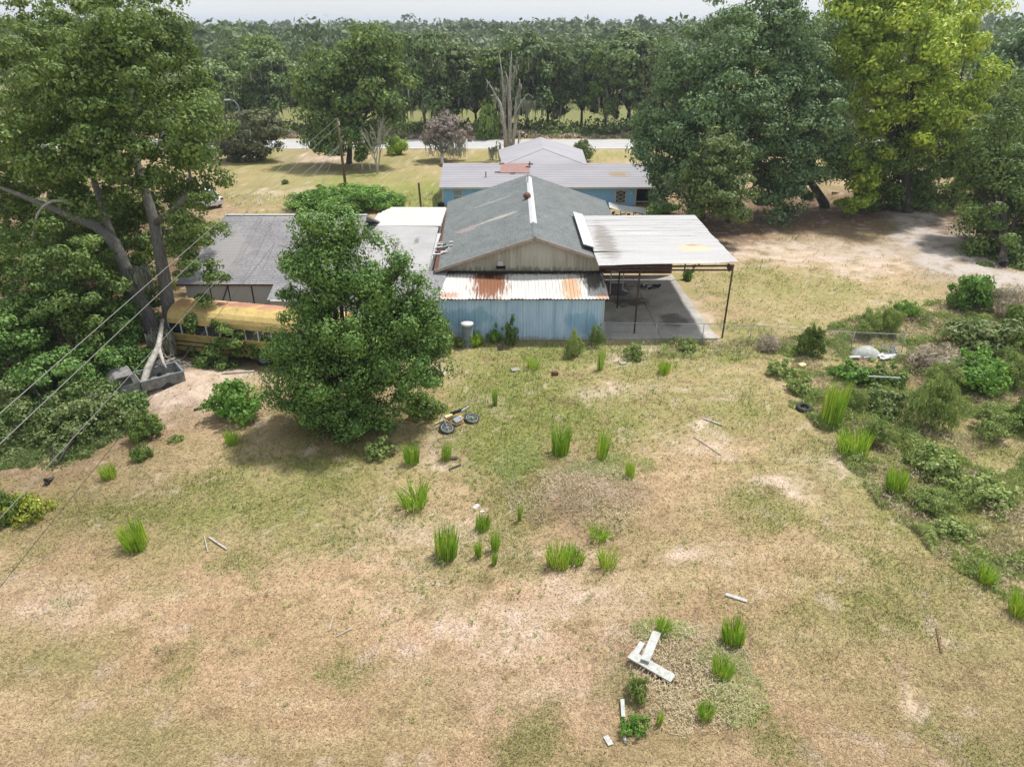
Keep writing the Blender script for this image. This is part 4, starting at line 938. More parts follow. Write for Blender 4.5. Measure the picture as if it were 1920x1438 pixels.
block(893, 948, .28, .16, .05, 'broken white plastic bit in the grass above the small tufts', 'white_trim', 'scrap', rz=.9, cat='scrap')
block(904, 958, .16, .1, .05, 'smaller broken white bit beside the broken plastic bit', 'white_trim', 'scrap', rz=.2, cat='scrap')
block(938, 656, .3, .25, .12, 'dark lump at the right foot of the weeds on the blue wall', 'tyre', 'lump', cat='lump')
block(1702, 598, .5, .3, .1, 'small pale sheet scrap on the bare earth among the right weeds', 'white_trim', 'scrap', cat='scrap')
# heap of rubbish with a white tarpaulin
hp = G(1635, 668); heap = root('rubbish_heap', 'heap of white sheeting and grey rubbish behind the fence in the weeds', 'rubbish heap', (hp.x, hp.y, 0))
mb = MB(); vs = []; R_ = random.Random(4)
for j in range(7):
    for k in range(16):
        a = 2*PI*k/16; rr_ = (j/6)*(.62+.1*R_.random()); vs.append((-.25+rr_*1.15*math.cos(a), .2+rr_*.8*math.sin(a), .50*math.cos(j/6*PI/2)**.7+R_.uniform(-.03, .03)))
mb.add(vs, [(j*16+k, j*16+(k+1) % 16, (j+1)*16+(k+1) % 16, (j+1)*16+k) for j in range(6) for k in range(16)]); loc(mb, 'tarpaulin', M['board'], heap, smooth=True)
for k in range(12):
    a = (R_.uniform(-1.6, 1.1), R_.uniform(-.5, .0)); l_ = R_.uniform(.2, .6); an = R_.uniform(-.5, .5)
    mb = MB(); mb.bar((a[0], a[1], R_.uniform(.05, .15)), (a[0]+l_*math.cos(an), a[1]+l_*math.sin(an), R_.uniform(.05, .2)), R_.uniform(.1, .3), .03); loc(mb, 'sheet_scrap', M['white_trim'] if k % 3 else M['board'], heap)
for k in range(10):
    a = (R_.uniform(.5, 1.5), R_.uniform(.1, .7), R_.uniform(.1, .35)); d = Vector((R_.uniform(-1, 1), R_.uniform(-1, 1), R_.uniform(-.2, .4)))*.4
    mb = MB(); mb.tube([a, Vector(a)+d, Vector(a)+d*1.6+Vector((.1, 0, -.15))], .035, 5); loc(mb, 'scrap_tube', M['galv'], heap)
# white sheet heap behind the workshop
jk = PY(1178, 392, 60); junk = root('scrap_heap', 'dark scrap pile under a sagging white sheet between workshop and blue house', 'scrap pile', (jk.x, jk.y, 0))
mb = MB(); pts = [[(-1.6, 0, 2.05), (-.6, 0, 1.75), (.5, 0, 1.7), (1.7, 0, 1.45)], [(-1.5, 1.4, 2.2), (-.6, 1.4, 1.95), (.5, 1.5, 1.8), (1.6, 1.5, 1.7)]]
mb.add(pts[0]+pts[1], [(k, k+1, k+5, k+4) for k in range(3)]); o = loc(mb, 'sheet', M['board'], junk); o.modifiers.new('thick', 'SOLIDIFY').thickness = .04
for (xx, yy) in ((-1.55, .05), (-.6, .1), (.5, .1), (1.6, .1), (1.5, 1.4), (-1.4, 1.3)): mb = MB(); mb.bar((xx, yy, 0), (xx, yy, 1.7), .07); loc(mb, 'leg', M['dark_rust'], junk)
for k in range(16):
    a = Vector((R_.uniform(-1.4, 1.5), R_.uniform(.1, 1.3), R_.uniform(.3, 1.5))); d = Vector((R_.uniform(-1, 1), R_.uniform(-.6, .6), R_.uniform(-.6, .6)))*.35
    mb = MB(); mb.bar(a-d, a+d, R_.uniform(.08, .3), .06); loc(mb, 'scrap', [M['dark'], M['galv'], M['board'], M['dark_wood']][k % 4], junk)
# things standing under the carport
q = Vector((9.2, 45.2, .13)); pm = root('engine_parts_pile', 'small dark pile of engine parts on the slab under the carport', 'scrap pile', tuple(q))
for k in range(14):
    a = Vector((R_.uniform(-.6, .6), R_.uniform(-.35, .35), R_.uniform(.05, .3))); d = Vector((R_.uniform(-1, 1), R_.uniform(-.6, .6), R_.uniform(-.5, .5)))*.2
    mb = MB(); mb.bar(a-d, a+d, R_.uniform(.08, .2), .12); loc(mb, 'scrap', [M['tyre'], M['tyre'], M['galv'], M['white_trim']][k % 4], pm)
wf = root('tubular_stand', 'white tubular frame standing in the shade under the carport', 'frame', (6.4, 44.0, .13))
mb = MB()
for a, b_ in (((0, 0, 0), (0, 0, 1.5)), ((.8, 0, .3), (.8, 0, 1.4)), ((0, 0, .8), (.8, 0, .8)), ((.0, 0, 1.5), (.5, 0, 1.45)), ((.8, 0, .35), (1.1, 0, .2))): mb.bar(a, b_, .07)
loc(mb, 'tube', M['white_trim'], wf)
# faded plastic patch under crape tree
# ------------------------------------------------------------------ chain-link fence
fence = root('chain_link_fence', 'low grey chain-link fence running from the blue wall past the carport', 'fence', (10, 36.6, 0))
M['fence'] = simple('grey_fence_steel', (0.36, 0.38, 0.39), 0.5, var=.2)
fp = [Vector((5.12, 36.55, 0)), Vector((8.0, 36.45, 0)), Vector((10.6, 36.35, 0)), Vector((13.2, 36.2, 0)), Vector((15.8, 35.6, 0)), Vector((18.4, 35.2, 0)), Vector((21.0, 34.9, 0))]
for i_, p in enumerate(fp):
    MB().tube([p+Vector((0, 0, -.3)), p+Vector((0, 0, 1.18))], .024, 6).build('post', M['fence'], fence, smooth=True)
    if i_ < len(fp)-1:
        q = fp[i_+1]; MB().tube([p+Vector((0, 0, 1.16)), (p+q)/2+Vector((0, 0, 1.14)), q+Vector((0, 0, 1.16))], .018, 6).build('top_rail', M['fence'], fence, smooth=True)
        d = q-p; Ln = d.length; d.normalize(); mb = MB(); s_ = .11; hh = 1.12; k = -hh
        while k < Ln:
            for sg in (1, -1):
                a0 = max(k, 0); a1 = min(k+hh, Ln)
                za, zb = (a0-k), (a1-k)
                if sg < 0: za, zb = hh-za, hh-zb
                A = p+d*a0+Vector((0, .0, za+.03)); B = p+d*a1+Vector((0, 0, zb+.03)); nrm = Vector((0, 0, .0022))
                mb.add([A-nrm, A+nrm, B+nrm, B-nrm], [(0, 1, 2, 3)])
            k += s_
        mb.build('wire_mesh', M['fence'], fence)
# ------------------------------------------------------------------ poles, lamp, wires
M['pole_wood'] = simple('brown_pole_wood', (0.16, 0.10, 0.065), 0.9, var=.5, scale=2, stretch=(3, 3, .4), coord='Object')
pb = G(648, 348); up = root('utility_pole', 'leaning brown utility pole in front of the round green tree', 'utility pole', tuple(pb))
pt = PY(632, 222, pb.y) - pb
MB().tube([(0, 0, -.5), pt*.5, pt], [.16, .14, .11], 10).build('pole', M['pole_wood'], up, smooth=True, world=False)
loc(MB().bar(pt*.62+Vector((0, 0, 0)), pt*.62+Vector((2.6, .3, .1)), .09), 'crossarm', M['pole_wood'], up)
loc(MB().bar(pt*.8, pt*.8+Vector((1.2, .0, .5)), .06), 'bracket', M['galv'], up)
loc(MB().lathe(tuple(pt*.93+Vector((0.12, 0, -.2))), [(0, .35), (.1, .33), (.1, 0), (0, 0)], 10), 'insulator', M['white_trim'], up)
loc(MB().lathe(tuple(pt*.62+Vector((2.5, .3, .12))), [(0, .2), (.07, .18), (.07, 0), (0, 0)], 8), 'insulator', M['white_trim'], up)
po = G(790, 392); o = MB().bar((0, 0, -.3), (-.12, 0, 2.45), .17, .17).build('wooden_post', M['pole_wood']); o.location = po; tag(o, 'short square brown wooden post left of the blue house', 'post')
lp = G(470, 300); st = PY(462, 190, lp.y)
lm = root('street_lamp', 'slim grey street lamp with curved arm rising behind the reddish crape bush', 'street lamp', tuple(lp))
h_ = st.z; loc(MB().tube([(0, 0, -.3), (-.25, 0, h_*.6), (-.5, 0, h_*.93), (-.85, 0, h_), (-1.4, 0, h_+.12)], [.12, .1, .08, .06, .05], 8), 'pole', M['galv'], lm, smooth=True)
loc(MB().box(-2.1, -.15, h_+.06, -1.35, .15, h_+.22), 'lamp_head', M['white_trim'], lm, bevel=.05)
mk_ = G(1017, 284); o = MB().bar((0, 0, -.2), (0, 0, 1.5), .14, .07).build('road_marker', M['white_trim'], bevel=.02); o.location = mk_; tag(o, 'white roadside marker post behind the blue house roof', 'marker post')
for (px, py, lab) in ((680, 322, 'pale grey stake left of the pair beneath the bare sapling'), (694, 322, 'pale grey stake nearest the bare sapling trunk')):
    c = G(px, py); o = MB().tube([(0, 0, -.1), (.03, 0, .5), (0, 0, .9)], [.14, .1, .11], 7).build('stake', M['pale_wood'], smooth=True); o.location = c; tag(o, lab, 'stake')
M['wire'] = simple('grey_cable', (0.20, 0.20, 0.19), 0.6, var=.1); M['dark_wire'] = simple('black_cable', (0.03, 0.03, 0.03), 0.7)
def wire(a, b, sag, rad, label, mat='wire'):
    a = Vector(a); b = Vector(b); pts = []
    for k in range(33):
        t = k/32; p = a.lerp(b, t); p.z -= sag*4*t*(1-t); pts.append(p)
    o = MB().tube(pts, rad, 5).build('power_line', M[mat], smooth=True); return tag(o, label, 'power line')
ptw = pb + pt
def along(px, py, t): return Vector((0, 0, H)) + ray(px, py)*t
wire(ptw, along(-240, 985, 13.5), .0, .014, 'upper pale power line crossing the left thicket')
wire(pb+pt*.9, along(-240, 1058, 13.5), .0, .014, 'second pale power line just below the upper one on the left')
wire(pb+pt*.62, along(-240, 1235, 13), .0, .010, 'third pale power line passing over the yellow shrub')
wire(pb+pt*.40, along(-200, 1350, 12.5), .0, .009, 'dark cable over the open field at far left', 'dark_wire')
wire(ptw, ptw+Vector((9, 14, 1.6)), .1, .016, 'short service wire from the pole top into the round tree', 'dark_wire')
for k, (dx, dy, lab) in enumerate(((-6.2, -1.5, 'outermost pale guy wire left of the utility pole'), (-4.3, -1.0, 'middle pale guy wire left of the utility pole'), (-2.6, -.8, 'innermost pale guy wire beside the utility pole'))):
    o = MB().tube([pb+pt*.62, Vector((pb.x+dx, pb.y+dy, .02))], .018, 5).build('guy_wire', M['pale_panel']); tag(o, lab, 'guy wire')

# ------------------------------------------------------------------ vegetation: near trees
def lob(base, Lst):
    out = []
    for e in Lst:
        px, py, Y_, rx = e[:4]; ry = e[4] if len(e) > 4 else rx
        c = PY(px, py, Y_); d = (c-Vector((0, 0, H))).length/FX
        R_x = rx*d; R_z = ry*d
        out.append((c.x-base[0], c.y-base[1], c.z-base[2], R_x, (e[5] if len(e) > 5 else (R_x+R_z)/2), R_z))
    return out
b = tuple(G(650, 800))
tree('evergreen_tree', 'dense dark evergreen tree standing alone between the bus and the blue wall', b,
     lob(b, [(625,432,27.8,62,42),(612,505,27.5,64,55),(690,520,27.5,72,60),(650,600,27,100,70),(568,630,27.2,60,60),(745,600,27.4,70,64),(790,600,27.5,36,40),(775,545,27.5,34,34),(800,690,27.2,42,36),(640,700,26.8,115,70),(740,690,27.2,85,65),(560,705,27.2,55,65),(645,775,26.6,85,40),(800,652,27.6,38,32),(715,765,27,55,38),(600,760,26.6,60,38),(545,665,26.8,48,45),(585,560,27.4,48,42),(560,470,28,36,34),(570,420,28,30,25),(755,500,27.6,30,25)]),
     L['evergreen'], 470, 96000, .105, .52, .20, M['dark_bark'], 11, inner=.38, flat=.75)
# the big mossy tree on the left: trunks follow the photograph
b = tuple(G(305, 660)); bt = root('mossy_oak', 'huge oak with leaning mossy trunks and wide crown filling the left side', 'tree', b)
def pl(Lst): return [PY(px, py, Y_)-Vector(b) for px, py, Y_ in Lst]
mb = MB()
mb.tube([Vector((0, .2, -.3))]+pl([(322,650,35.6),(318,590,35.8),(306,510,36.2),(288,410,36.8),(262,330,37.4),(240,230,38),(250,120,38.5)]), [.55,.42,.36,.32,.27,.22,.14,.05], 12)
mb.tube([Vector((-.4, 0, -.3))]+pl([(296,640,35.2),(262,565,35.2),(238,510,35.5),(214,455,35.8),(180,425,36),(120,400,36),(38,366,36.3),(-30,340,37)]), [.6,.5,.38,.34,.30,.25,.18,.12,.05], 12)
mb.tube(pl([(228,500,35.5),(205,430,36.5),(180,350,37.5),(150,250,38.5)]), [.25,.22,.16,.05], 9)
mb.tube(pl([(290,420,36.7),(318,400,36.2),(345,372,36),(358,338,36.2),(352,300,37)]), [.2,.16,.13,.08,.03], 8)
mb.tube(pl([(250,345,37),(215,330,36.8),(210,290,37),(205,250,37.3)]), [.18,.14,.09,.03], 8)
mb.tube(pl([(300,250,36),(307,230,35.9),(298,262,36)]), [.03,.05,.04], 6)
mb.build('trunk', M['bark'], bt, smooth=True, world=False)
mb = MB(); mb.tube(pl([(140,384,35.4),(118,377,35.2),(98,377,35),(82,386,34.9),(70,402,34.8),(64,425,34.7),(60,452,34.7),(54,470,34.7),(58,486,34.7)]), [.07,.075,.07,.065,.06,.055,.045,.03,.012], 7); mb.tube(pl([(98,377,35),(80,372,34.8),(60,374,34.7)]), [.04,.025,.01], 5); mb.tube(pl([(60,452,34.7),(75,480,34.6)]), [.04,.015], 5); mb.build('dead_branch', M['pale_wood'], bt, smooth=True, world=False)
lb1 = lob(b, [(210,120,41,95),(80,180,41,95),(320,150,42,80),(360,250,41,62),(50,70,42,90),(240,50,42,90),(140,280,41,95),(300,290,40.5,80),(30,300,40,90),(380,210,41,45),(200,220,39,75),(120,100,39.5,70),(380,330,41,38),(60,230,38,60),(340,400,41,50,40),(200,370,42,80,60),(90,400,42,90,70),(320,60,42,60),(10,400,39,60),(270,170,36.5,60),(330,230,36,50),(250,280,35.8,42),(160,180,36,70),(170,300,35.6,50,40),(100,290,35.5,60,45),(250,90,37,60),(60,150,36,70),(300,330,35.8,30,24),(20,260,35.5,60),(370,270,37,40),(200,60,37,60),(285,370,35.6,26,18),(330,420,35.4,24,18),(180,395,35,30,20),(240,330,35.2,36,28),(270,440,42,55),(190,470,42,60),(340,390,42,45),(230,370,41.5,50)])
link('crown', crown('crown', lb1, 700, 120000, .165, .72, L['oak'], 12, inner=.4), bt)
lb2 = lob(b, [(365,500,35.2,38,28),(400,520,35,22,18),(375,380,38,36,26),(350,440,37,34,22),(345,470,36,30,22),(395,440,36,25,25),(385,560,34.6,14,12)])
link('crown', crown('crown', lb2, 60, 8000, .13, .42, L['oak'], 13, inner=.3), bt)
me = moss_mesh(lob(b, [(298,628,33.6,22,26),(255,510,35,22,20),(60,690,30,10,10)]), 1500, L['mosscurtain'], 4, .55, .035); link('moss', me, bt)['kind'] = 'stuff'
fb = root('fallen_limb', 'pale speckled broken limb leaning from the mossy trunk to the ground', 'branch', tuple(G(268, 750)))
b2 = Vector(fb.location)
mb = MB(); P_ = [PY(*a)-b2 for a in ((305,600,34),(297,650,32),(278,690,31),(268,720,30.4),(267,748,29.8))]; mb.tube(P_, [.09,.14,.17,.17,.16], 10); mb.tube([P_[1], PY(306,680,31.5)-b2, PY(312,690,31.2)-b2], [.1,.08,.04], 7); mb.build('limb', M['pale_wood'], fb, smooth=True, world=False)
def brush_pile(px, py, label, n, r_, mat, h=.5):
    c = G(px, py); mb = MB(); R = random.Random(px)
    for k in range(n):
        a = R.random()*PI*2; rr_ = r_*R.random()**.6; p = Vector((rr_*math.cos(a), rr_*math.sin(a)*.8, R.random()*h*(1-rr_/r_)+.03)); d = Vector((R.uniform(-1, 1), R.uniform(-1, 1), R.uniform(-.25, .5)))*R.uniform(.15, .5)
        mb.tube([p-d, p+d*.2+Vector((0, 0, .05)), p+d], [R.uniform(.008, .018), .01, .004], 3, cap=False)
    o = mb.build('brush_pile', mat); o.location = (c.x, c.y, hzf(c.x, c.y)); return tag(o, label, 'brush pile')
brush_pile(322, 700, 'grey twig pile at the foot of the mossy trunk', 260, 1.0, M['pale_wood'], .9)
brush_pile(395, 690, 'brown brush pile on the dirt in front of the bus', 160, .9, M['bark'], .4)

def bush(label, px, py, w, h, mat, seed=0, kind='leafy', dens=1.0, group=None, cat='bush', name='bush', leaf=None):
    """px,py: foot; w half-width and h height in photograph pixels at that distance"""
    c = G(px, py); d = (c-Vector((0, 0, H))).length/FX
    rw = w*d; hh = h*d*1.08; key = (mat, kind, seed % 3)
    R = random.Random(px*7+py)
    if key not in CACHE:
        s_ = seed % 3
        if kind == 'leafy': CACHE[key] = crown(name, [(0,0,.45,.72,.72,.42),(.35,.1,.35,.5,.5,.35),(-.35,-.15,.4,.5,.5,.36),(.05,.3,.62,.4,.4,.34),(-.1,-.3,.3,.5,.5,.3)], 70, 4300, .085, .20, L[mat], 30+s_, inner=.35)
        elif kind == 'loose': CACHE[key] = crown(name, [(0,0,.4,.8,.8,.45),(.4,.1,.3,.6,.5,.3),(-.4,-.15,.3,.6,.5,.3)], 55, 2600, .10, .16, L[mat], 40+s_, inner=.2, hang=-1.0)
        elif kind == 'twiggy': CACHE[key] = crown(name, [(0,0,.35,.8,.8,.4),(.4,.1,.3,.6,.5,.3),(-.4,-.15,.3,.6,.5,.3),(.1,.3,.5,.4,.4,.3)], 150, 4200, .20, .22, L[mat], 80+s_, inner=.1, hang=-.6, thin=.05)
        elif kind == 'fine': CACHE[key] = crown(name, [(0,0,.45,.6,.6,.45),(.4,.1,.3,.45,.45,.3),(-.4,-.15,.35,.45,.4,.32),(.1,.35,.6,.3,.3,.35),(-.15,-.3,.55,.3,.3,.4)], 110, 6500, .06, .13, L[mat], 60+s_, inner=.1, hang=-2.0, thin=.2)
        elif kind == 'grassy': CACHE[key] = grassy(L[mat], 900, 50+s_, .7)
    o = link(name, CACHE[key], None, (c.x, c.y, hzf(c.x, c.y)-.02), (0, 0, R.random()*6.28), (rw, rw, hh))
    return tag(o, label, cat, group)
CACHE = {}
def grassy(mat, n, seed, spread=.6, wd=.022, straight=.25):
    r = np.random.default_rng(seed); a = r.random(n)*2*PI; rr_ = np.sqrt(r.random(n))*spread*.75
    x0 = np.cos(a)*rr_; y0 = np.sin(a)*rr_; a2 = a+r.normal(size=n)*.7; ln = (.55+.45*r.random(n)); lean = straight*(.3+r.random(n))
    h1 = ln*.6; x1 = x0+np.cos(a2)*lean*.4; y1 = y0+np.sin(a2)*lean*.4; x2 = x0+np.cos(a2)*lean; y2 = y0+np.sin(a2)*lean
    b_ = r.random(n)*PI; ox = np.cos(b_)*wd*(.5+r.random(n)); oy = np.sin(b_)*wd*(.5+r.random(n))
    V = np.empty((n, 6, 3)); V[:, 0] = np.stack([x0-ox, y0-oy, x0*0], 1); V[:, 1] = np.stack([x0+ox, y0+oy, x0*0], 1); V[:, 2] = np.stack([x1+ox, y1+oy, h1], 1); V[:, 3] = np.stack([x1-ox, y1-oy, h1], 1)
    V[:, 4] = np.stack([x2+ox*.25, y2+oy*.25, ln], 1); V[:, 5] = np.stack([x2-ox*.25, y2-oy*.25, ln], 1)
    base = np.arange(n)[:, None]*6; F = np.concatenate([base+np.array([[0, 1, 2, 3]]), base+np.array([[3, 2, 4, 5]])])
    return mesh_np('grass_tuft', V.reshape(-1, 3), F, mat)
TUFT = [grassy(L['tuft'], [210, 150, 260, 110, 190, 80][i_], 70+i_, [.8, .6, 1.0, .7, .9, .5][i_], .022, [.35, .6, .25, .8, .45, .3][i_]) for i_ in range(6)]
TW = 'upright green grass tuft '
for i_, (px, py, w, h, lab) in enumerate([
    (1050,852,24,60,TW+'in mid-field, left of the tallest pair near the dry mound'), (1127,860,26,64,TW+'in mid-field, right of the tallest pair near the dry mound'),
    (773,870,17,44,'small yellow-green grass tuft right of the evergreen tree shadow'), (836,862,12,38,'thin grass tuft on sand directly below the dirt bike'),
    (779,950,33,58,'broad bright green grass tuft below the evergreen tree'), (836,1037,27,64,'fan-shaped green grass tuft with yellow stems on the sandy patch'),
    (904,990,17,32,'low rounded grass tuft beneath the white plastic bits'), (928,1030,13,48,'tall thin grass tuft right of two sparse ones'),
    (897,1040,10,38,'sparse thin grass tuft between the fan-shaped tuft and the tall thin one'), (926,1055,7,30,'tiny grass sprig in front of the tall thin tuft'), (974,976,9,42,'single slender grass sprig left of the dry mound'),
    (1048,1058,26,52,'spreading green grass tuft below the dry mound'), (1078,1048,24,30,'flopped grass tuft leaning right beside the spreading tuft'), (1138,1062,22,44,'bushy light green tuft right below the dry mound'),
    (258,1024,25,50,'isolated yellow-stemmed grass tuft on the left field'), (1374,1205,24,56,'tall arching grass tuft on the upper right rim of the uncut ring'), (1240,1190,20,36,'green weed tuft at the top of the uncut ring'),
    (1320,1350,20,30,'green tuft at the lower right rim of the uncut ring'), (1350,1275,24,40,'pale green loose tuft inside the uncut ring'), (1235,1360,12,36,'small pale tuft beside the bottom weed'),
    (928,762,6,40,'lone thin sprig in the green grass above mid-field'), (1180,900,12,36,'loose green tuft on the right flank of the dry mound'), (1120,1010,22,30,'short green tuft at the right foot of the dry mound'),
    (1555,795,24,80,'tall vivid green grass clump beside the tyre'), (1678,922,20,50,'vivid green grass clump in the lower right weeds'), (1845,1090,18,34,'small vivid tuft at the mown edge on the right'),
    (1600,850,36,46,'rounded bright grass clump in front of the tall vivid clump'), (1910,1150,22,40,'grass clump at the right edge where the mown field ends'), (1125,694,14,50,'slender weed stalks in front of the carport fence'),
    (435,832,16,26,'small green tuft left of the evergreen shade'), (207,896,14,28,'dark green tuft below the left thicket'), (1000,690,16,24,'low tuft on bare soil below the blue wall'), (1245,700,14,24,'low tuft in the grass below the fence line')]):
    c = G(px, py); d = (c-Vector((0, 0, H))).length/FX
    o = link('grass_tuft', TUFT[(i_*5+i_//3) % 6], None, (c.x, c.y, hzf(c.x, c.y)-.02), (random.uniform(-.12, .12), random.uniform(-.12, .12), i_*1.7), (w*d*1.1, w*d*.95, h*d*1.08)); tag(o, lab, 'grass tuft')
for i_, a in enumerate([
    ('dense round bright green shrub in front of the bus', 443,785,56,72,'fresh','leafy'), ('leafy bush at the right foot of the evergreen, against the blue wall', 822,655,42,70,'mid','leafy'),
    ('low spreading green bush in the evergreen shade by the dirt bike', 790,775,48,50,'mid','loose'), ('low yellow-green bush at the lower right of the evergreen', 712,852,38,34,'weed','loose'),
    ('small yellow-green weed right of the standing tank', 893,648,17,30,'tuft','leafy'), ('green weed under the middle of the blue wall', 928,640,20,36,'fresh','loose'), ('tall dark-tipped weed against the blue wall', 958,648,17,62,'mid','loose'),
    ('feathery weed clump at the right end of the blue wall', 1076,668,28,52,'weed','fine'), ('feathery weed at the corner of the blue wall by the fence', 1118,650,20,46,'weed','fine'), ('low weed in front of the fence, left part', 1190,672,26,32,'weed','loose'),
    ('low weed in front of the fence, right part', 1290,655,26,26,'weed','loose'), ('green weed behind the right rear corner of the carport', 1290,525,12,22,'fresh','leafy'), ('low weed left of the standing tank', 862,650,16,24,'weed','loose'),
    ('dark feathery bush by the fence, left of the rubbish heap', 1515,668,36,62,'mid','fine'), ('tall thin-leaved bush behind the rubbish heap', 1625,630,38,50,'weed','fine'), ('tall thin-leaved bush right behind the rubbish heap', 1665,626,32,52,'weed','fine'),
    ('bright leafy bush behind the tall thin-leaved bushes', 1690,596,24,34,'fresh','leafy'), ('rounded green bush beside the driveway bend', 1822,578,44,58,'fresh','leafy'), ('low dark bush at the left foot of the driveway bush', 1795,580,20,20,'mid','leafy'),
    ('lush green bush in the middle of the right thicket', 1835,725,56,62,'fresh','leafy'), ('olive broad bush at the upper right of the thicket', 1830,655,66,56,'olive','leafy'), ('green bush at the right picture edge above the thicket', 1905,650,44,78,'mid','leafy'),
    ('grey-green feathery bush in the front of the thicket', 1735,800,56,100,'weed','fine'), ('loose green bush left of the feathery one', 1650,720,48,40,'mid','loose'), ('low bright weed beside the cream lump', 1590,712,42,36,'fresh','loose'),
    ('dark low bush behind the white pipe', 1655,770,50,44,'olive','loose'), ('dry brown brush between the right bushes', 1760,690,60,44,'dead','twiggy'), ('light tangled weed bush right of the lush bush', 1900,720,46,60,'weed','fine'), ('tall pale weed bush between the lush bush and the pipe', 1760,735,44,56,'weed','fine'), ('spreading pale weed bush below the lush bush', 1860,810,58,48,'weed','fine'), ('tall grass-like weed behind the tyre', 1600,770,34,48,'weed','fine'), ('broad weed clump in the lower thicket, right of the vivid clump', 1745,950,50,40,'weed','fine'), ('dead grey brush by the fence post', 1440,655,26,34,'dead','twiggy'), ('light weed at the left tip of the right weeds', 1465,700,34,30,'weed','loose'),
    ('weed clump along the mown edge above the tyre', 1500,735,30,30,'weed','loose'), ('green weed hump right of the vivid clump', 1640,830,36,50,'weed','fine'), ('green weed hump in the lower thicket', 1740,880,52,50,'weed','loose'),
    ('pale weed hump lower right of the thicket', 1830,930,56,46,'weed','loose'), ('dark green bush at the right edge below the thicket', 1915,800,34,60,'mid','leafy'), ('small weed island on the right slope', 1790,1000,36,26,'weed','loose'),
    ('bare pale twiggy shrub by the driveway at right', 1885,590,34,56,'dead','twiggy'), ('yellow shrub at the corner of the left thicket', 50,968,42,44,'yellow','loose'), ('dark small bush left of the yellow shrub', 12,980,26,54,'mid','leafy'),
    ('leafy weed growing below the white boards', 1195,1310,26,52,'weed','loose'), ('bright bottom weed under the white boards', 1186,1372,28,40,'fresh','loose'),
    ('small dark green bush below the pickup', 275,820,34,50,'mid','leafy'), ('low green bush hanging over the dirt by the bush', 268,860,20,30,'mid','leafy'), ('small weed on the dirt right of the left thicket', 330,825,14,14,'weed','loose'),
    ('low sapling leaning on the bus side', 375,672,22,40,'mid','loose'), ('small green sprout beside the bus trunk', 324,640,10,26,'fresh','loose'),
    ('small dark shrub on the front lawn by the road', 1032,288,13,16,'mid','leafy'), ('olive round shrub behind the blue house roof', 1090,303,25,36,'olive','leafy'), ('bright green shrub behind the carport roof', 1240,402,34,26,'fresh','leafy'),
    ('dark green shrub by the dead tree across the road', 912,262,26,62,'mid','leafy'), ('small dark shrub on the front lawn left', 535,346,8,8,'mid','leafy')]):
    lab, px, py, w, h, m_, kd = a
    bush(lab, px, py, w, h, m_, i_, kd)
# vine-covered mound behind the grey shed
for i_, (px, py, w, h, lab) in enumerate(((575,392,42,30,'green vine hump, leftmost behind the grey shed'), (635,395,50,44,'tall green vine hump behind the evergreen tree'), (690,398,42,42,'green vine hump in the middle behind the evergreen'), (735,396,34,34,'green vine hump nearest the wooden post'), (610,372,40,22,'far low vine hump below the utility pole'), (680,374,60,22,'far low vine hump right of the utility pole'))):
    bush(lab, px, py, w, h, 'fresh', i_, 'leafy', cat='vines', name='vine_mound')

# left thicket
def thick(label, px, py, lobes, mat, seed, n=16000, size=.13, subr=.5, trunk=.1, name='thicket_tree'):
    b = tuple(G(px, py)); return tree(name, label, b, lob(b, lobes), L[mat], max(40, n//160), n, size, subr, trunk, M['dark_bark'], seed, inner=.35)
thick('dark green leafy tree in the upper left thicket, left of the mossy trunks', 150, 730, [(120,500,33,80),(170,560,32.6,60),(60,540,33.5,80),(190,620,32.2,45),(100,600,32,80)], 'mid', 61, 27000, .14)
thick('broad leafy tree lowest on the left, above the pickup', 90, 830, [(60,700,30,80),(150,700,30,65),(190,690,30.5,40),(100,770,29,80),(20,640,31,60)], 'evergreen', 62, 27000, .14)
thick('olive shrubby tree along the lower edge of the left thicket', 90, 910, [(40,830,26.5,80),(130,800,27,70),(200,770,27.5,50),(180,850,26.3,55),(90,880,25.6,70),(10,900,25,60),(230,800,27.4,35)], 'olive', 63, 34000, .12)
thick('dark tree filling the left edge above the thicket', -40, 640, [(-30,450,37,100),(30,470,38,80),(-60,600,34,110),(-20,560,35,90)], 'evergreen', 64, 14000, .16)
thick('low dark bush between the pickup and the olive thicket', 215, 780, [(225,760,29,35,28),(195,740,29.4,30)], 'evergreen', 65, 8000)

thick('leafy sapling in front of the bus windows', 415, 696, [(432,625,33.2,30,20),(400,655,33,28,18),(456,650,33.2,24,18),(415,690,32.6,30,14),(380,680,33,24,14),(360,610,34,16,14),(410,600,33.6,18,14)], 'mid', 66, 6500, .11, .3, .03, name='sapling')
thick('shaded dark bush behind the mossy trunks', 250, 640, [(225,575,37.5,42),(265,610,37,34),(190,600,36.5,40),(280,560,38.5,30)], 'evergreen', 67, 9000)
thick('shaded creeper-covered shrub at the foot of the mossy oak', 240, 690, [(235,640,33,30),(225,600,33.5,30),(250,670,32.3,24,20),(205,690,31.5,30,24)], 'evergreen', 69, 7000)
thick('dark tree standing behind the big mossy oak', 150, 520, [(290,520,44,40),(310,560,43,30),(60,400,47,90),(160,420,46,80),(240,430,46,60),(300,470,45,42),(335,430,46,40),(200,500,45,60),(110,490,45,70)], 'mid', 68, 15000, .2, .8, .2, name='background_tree')
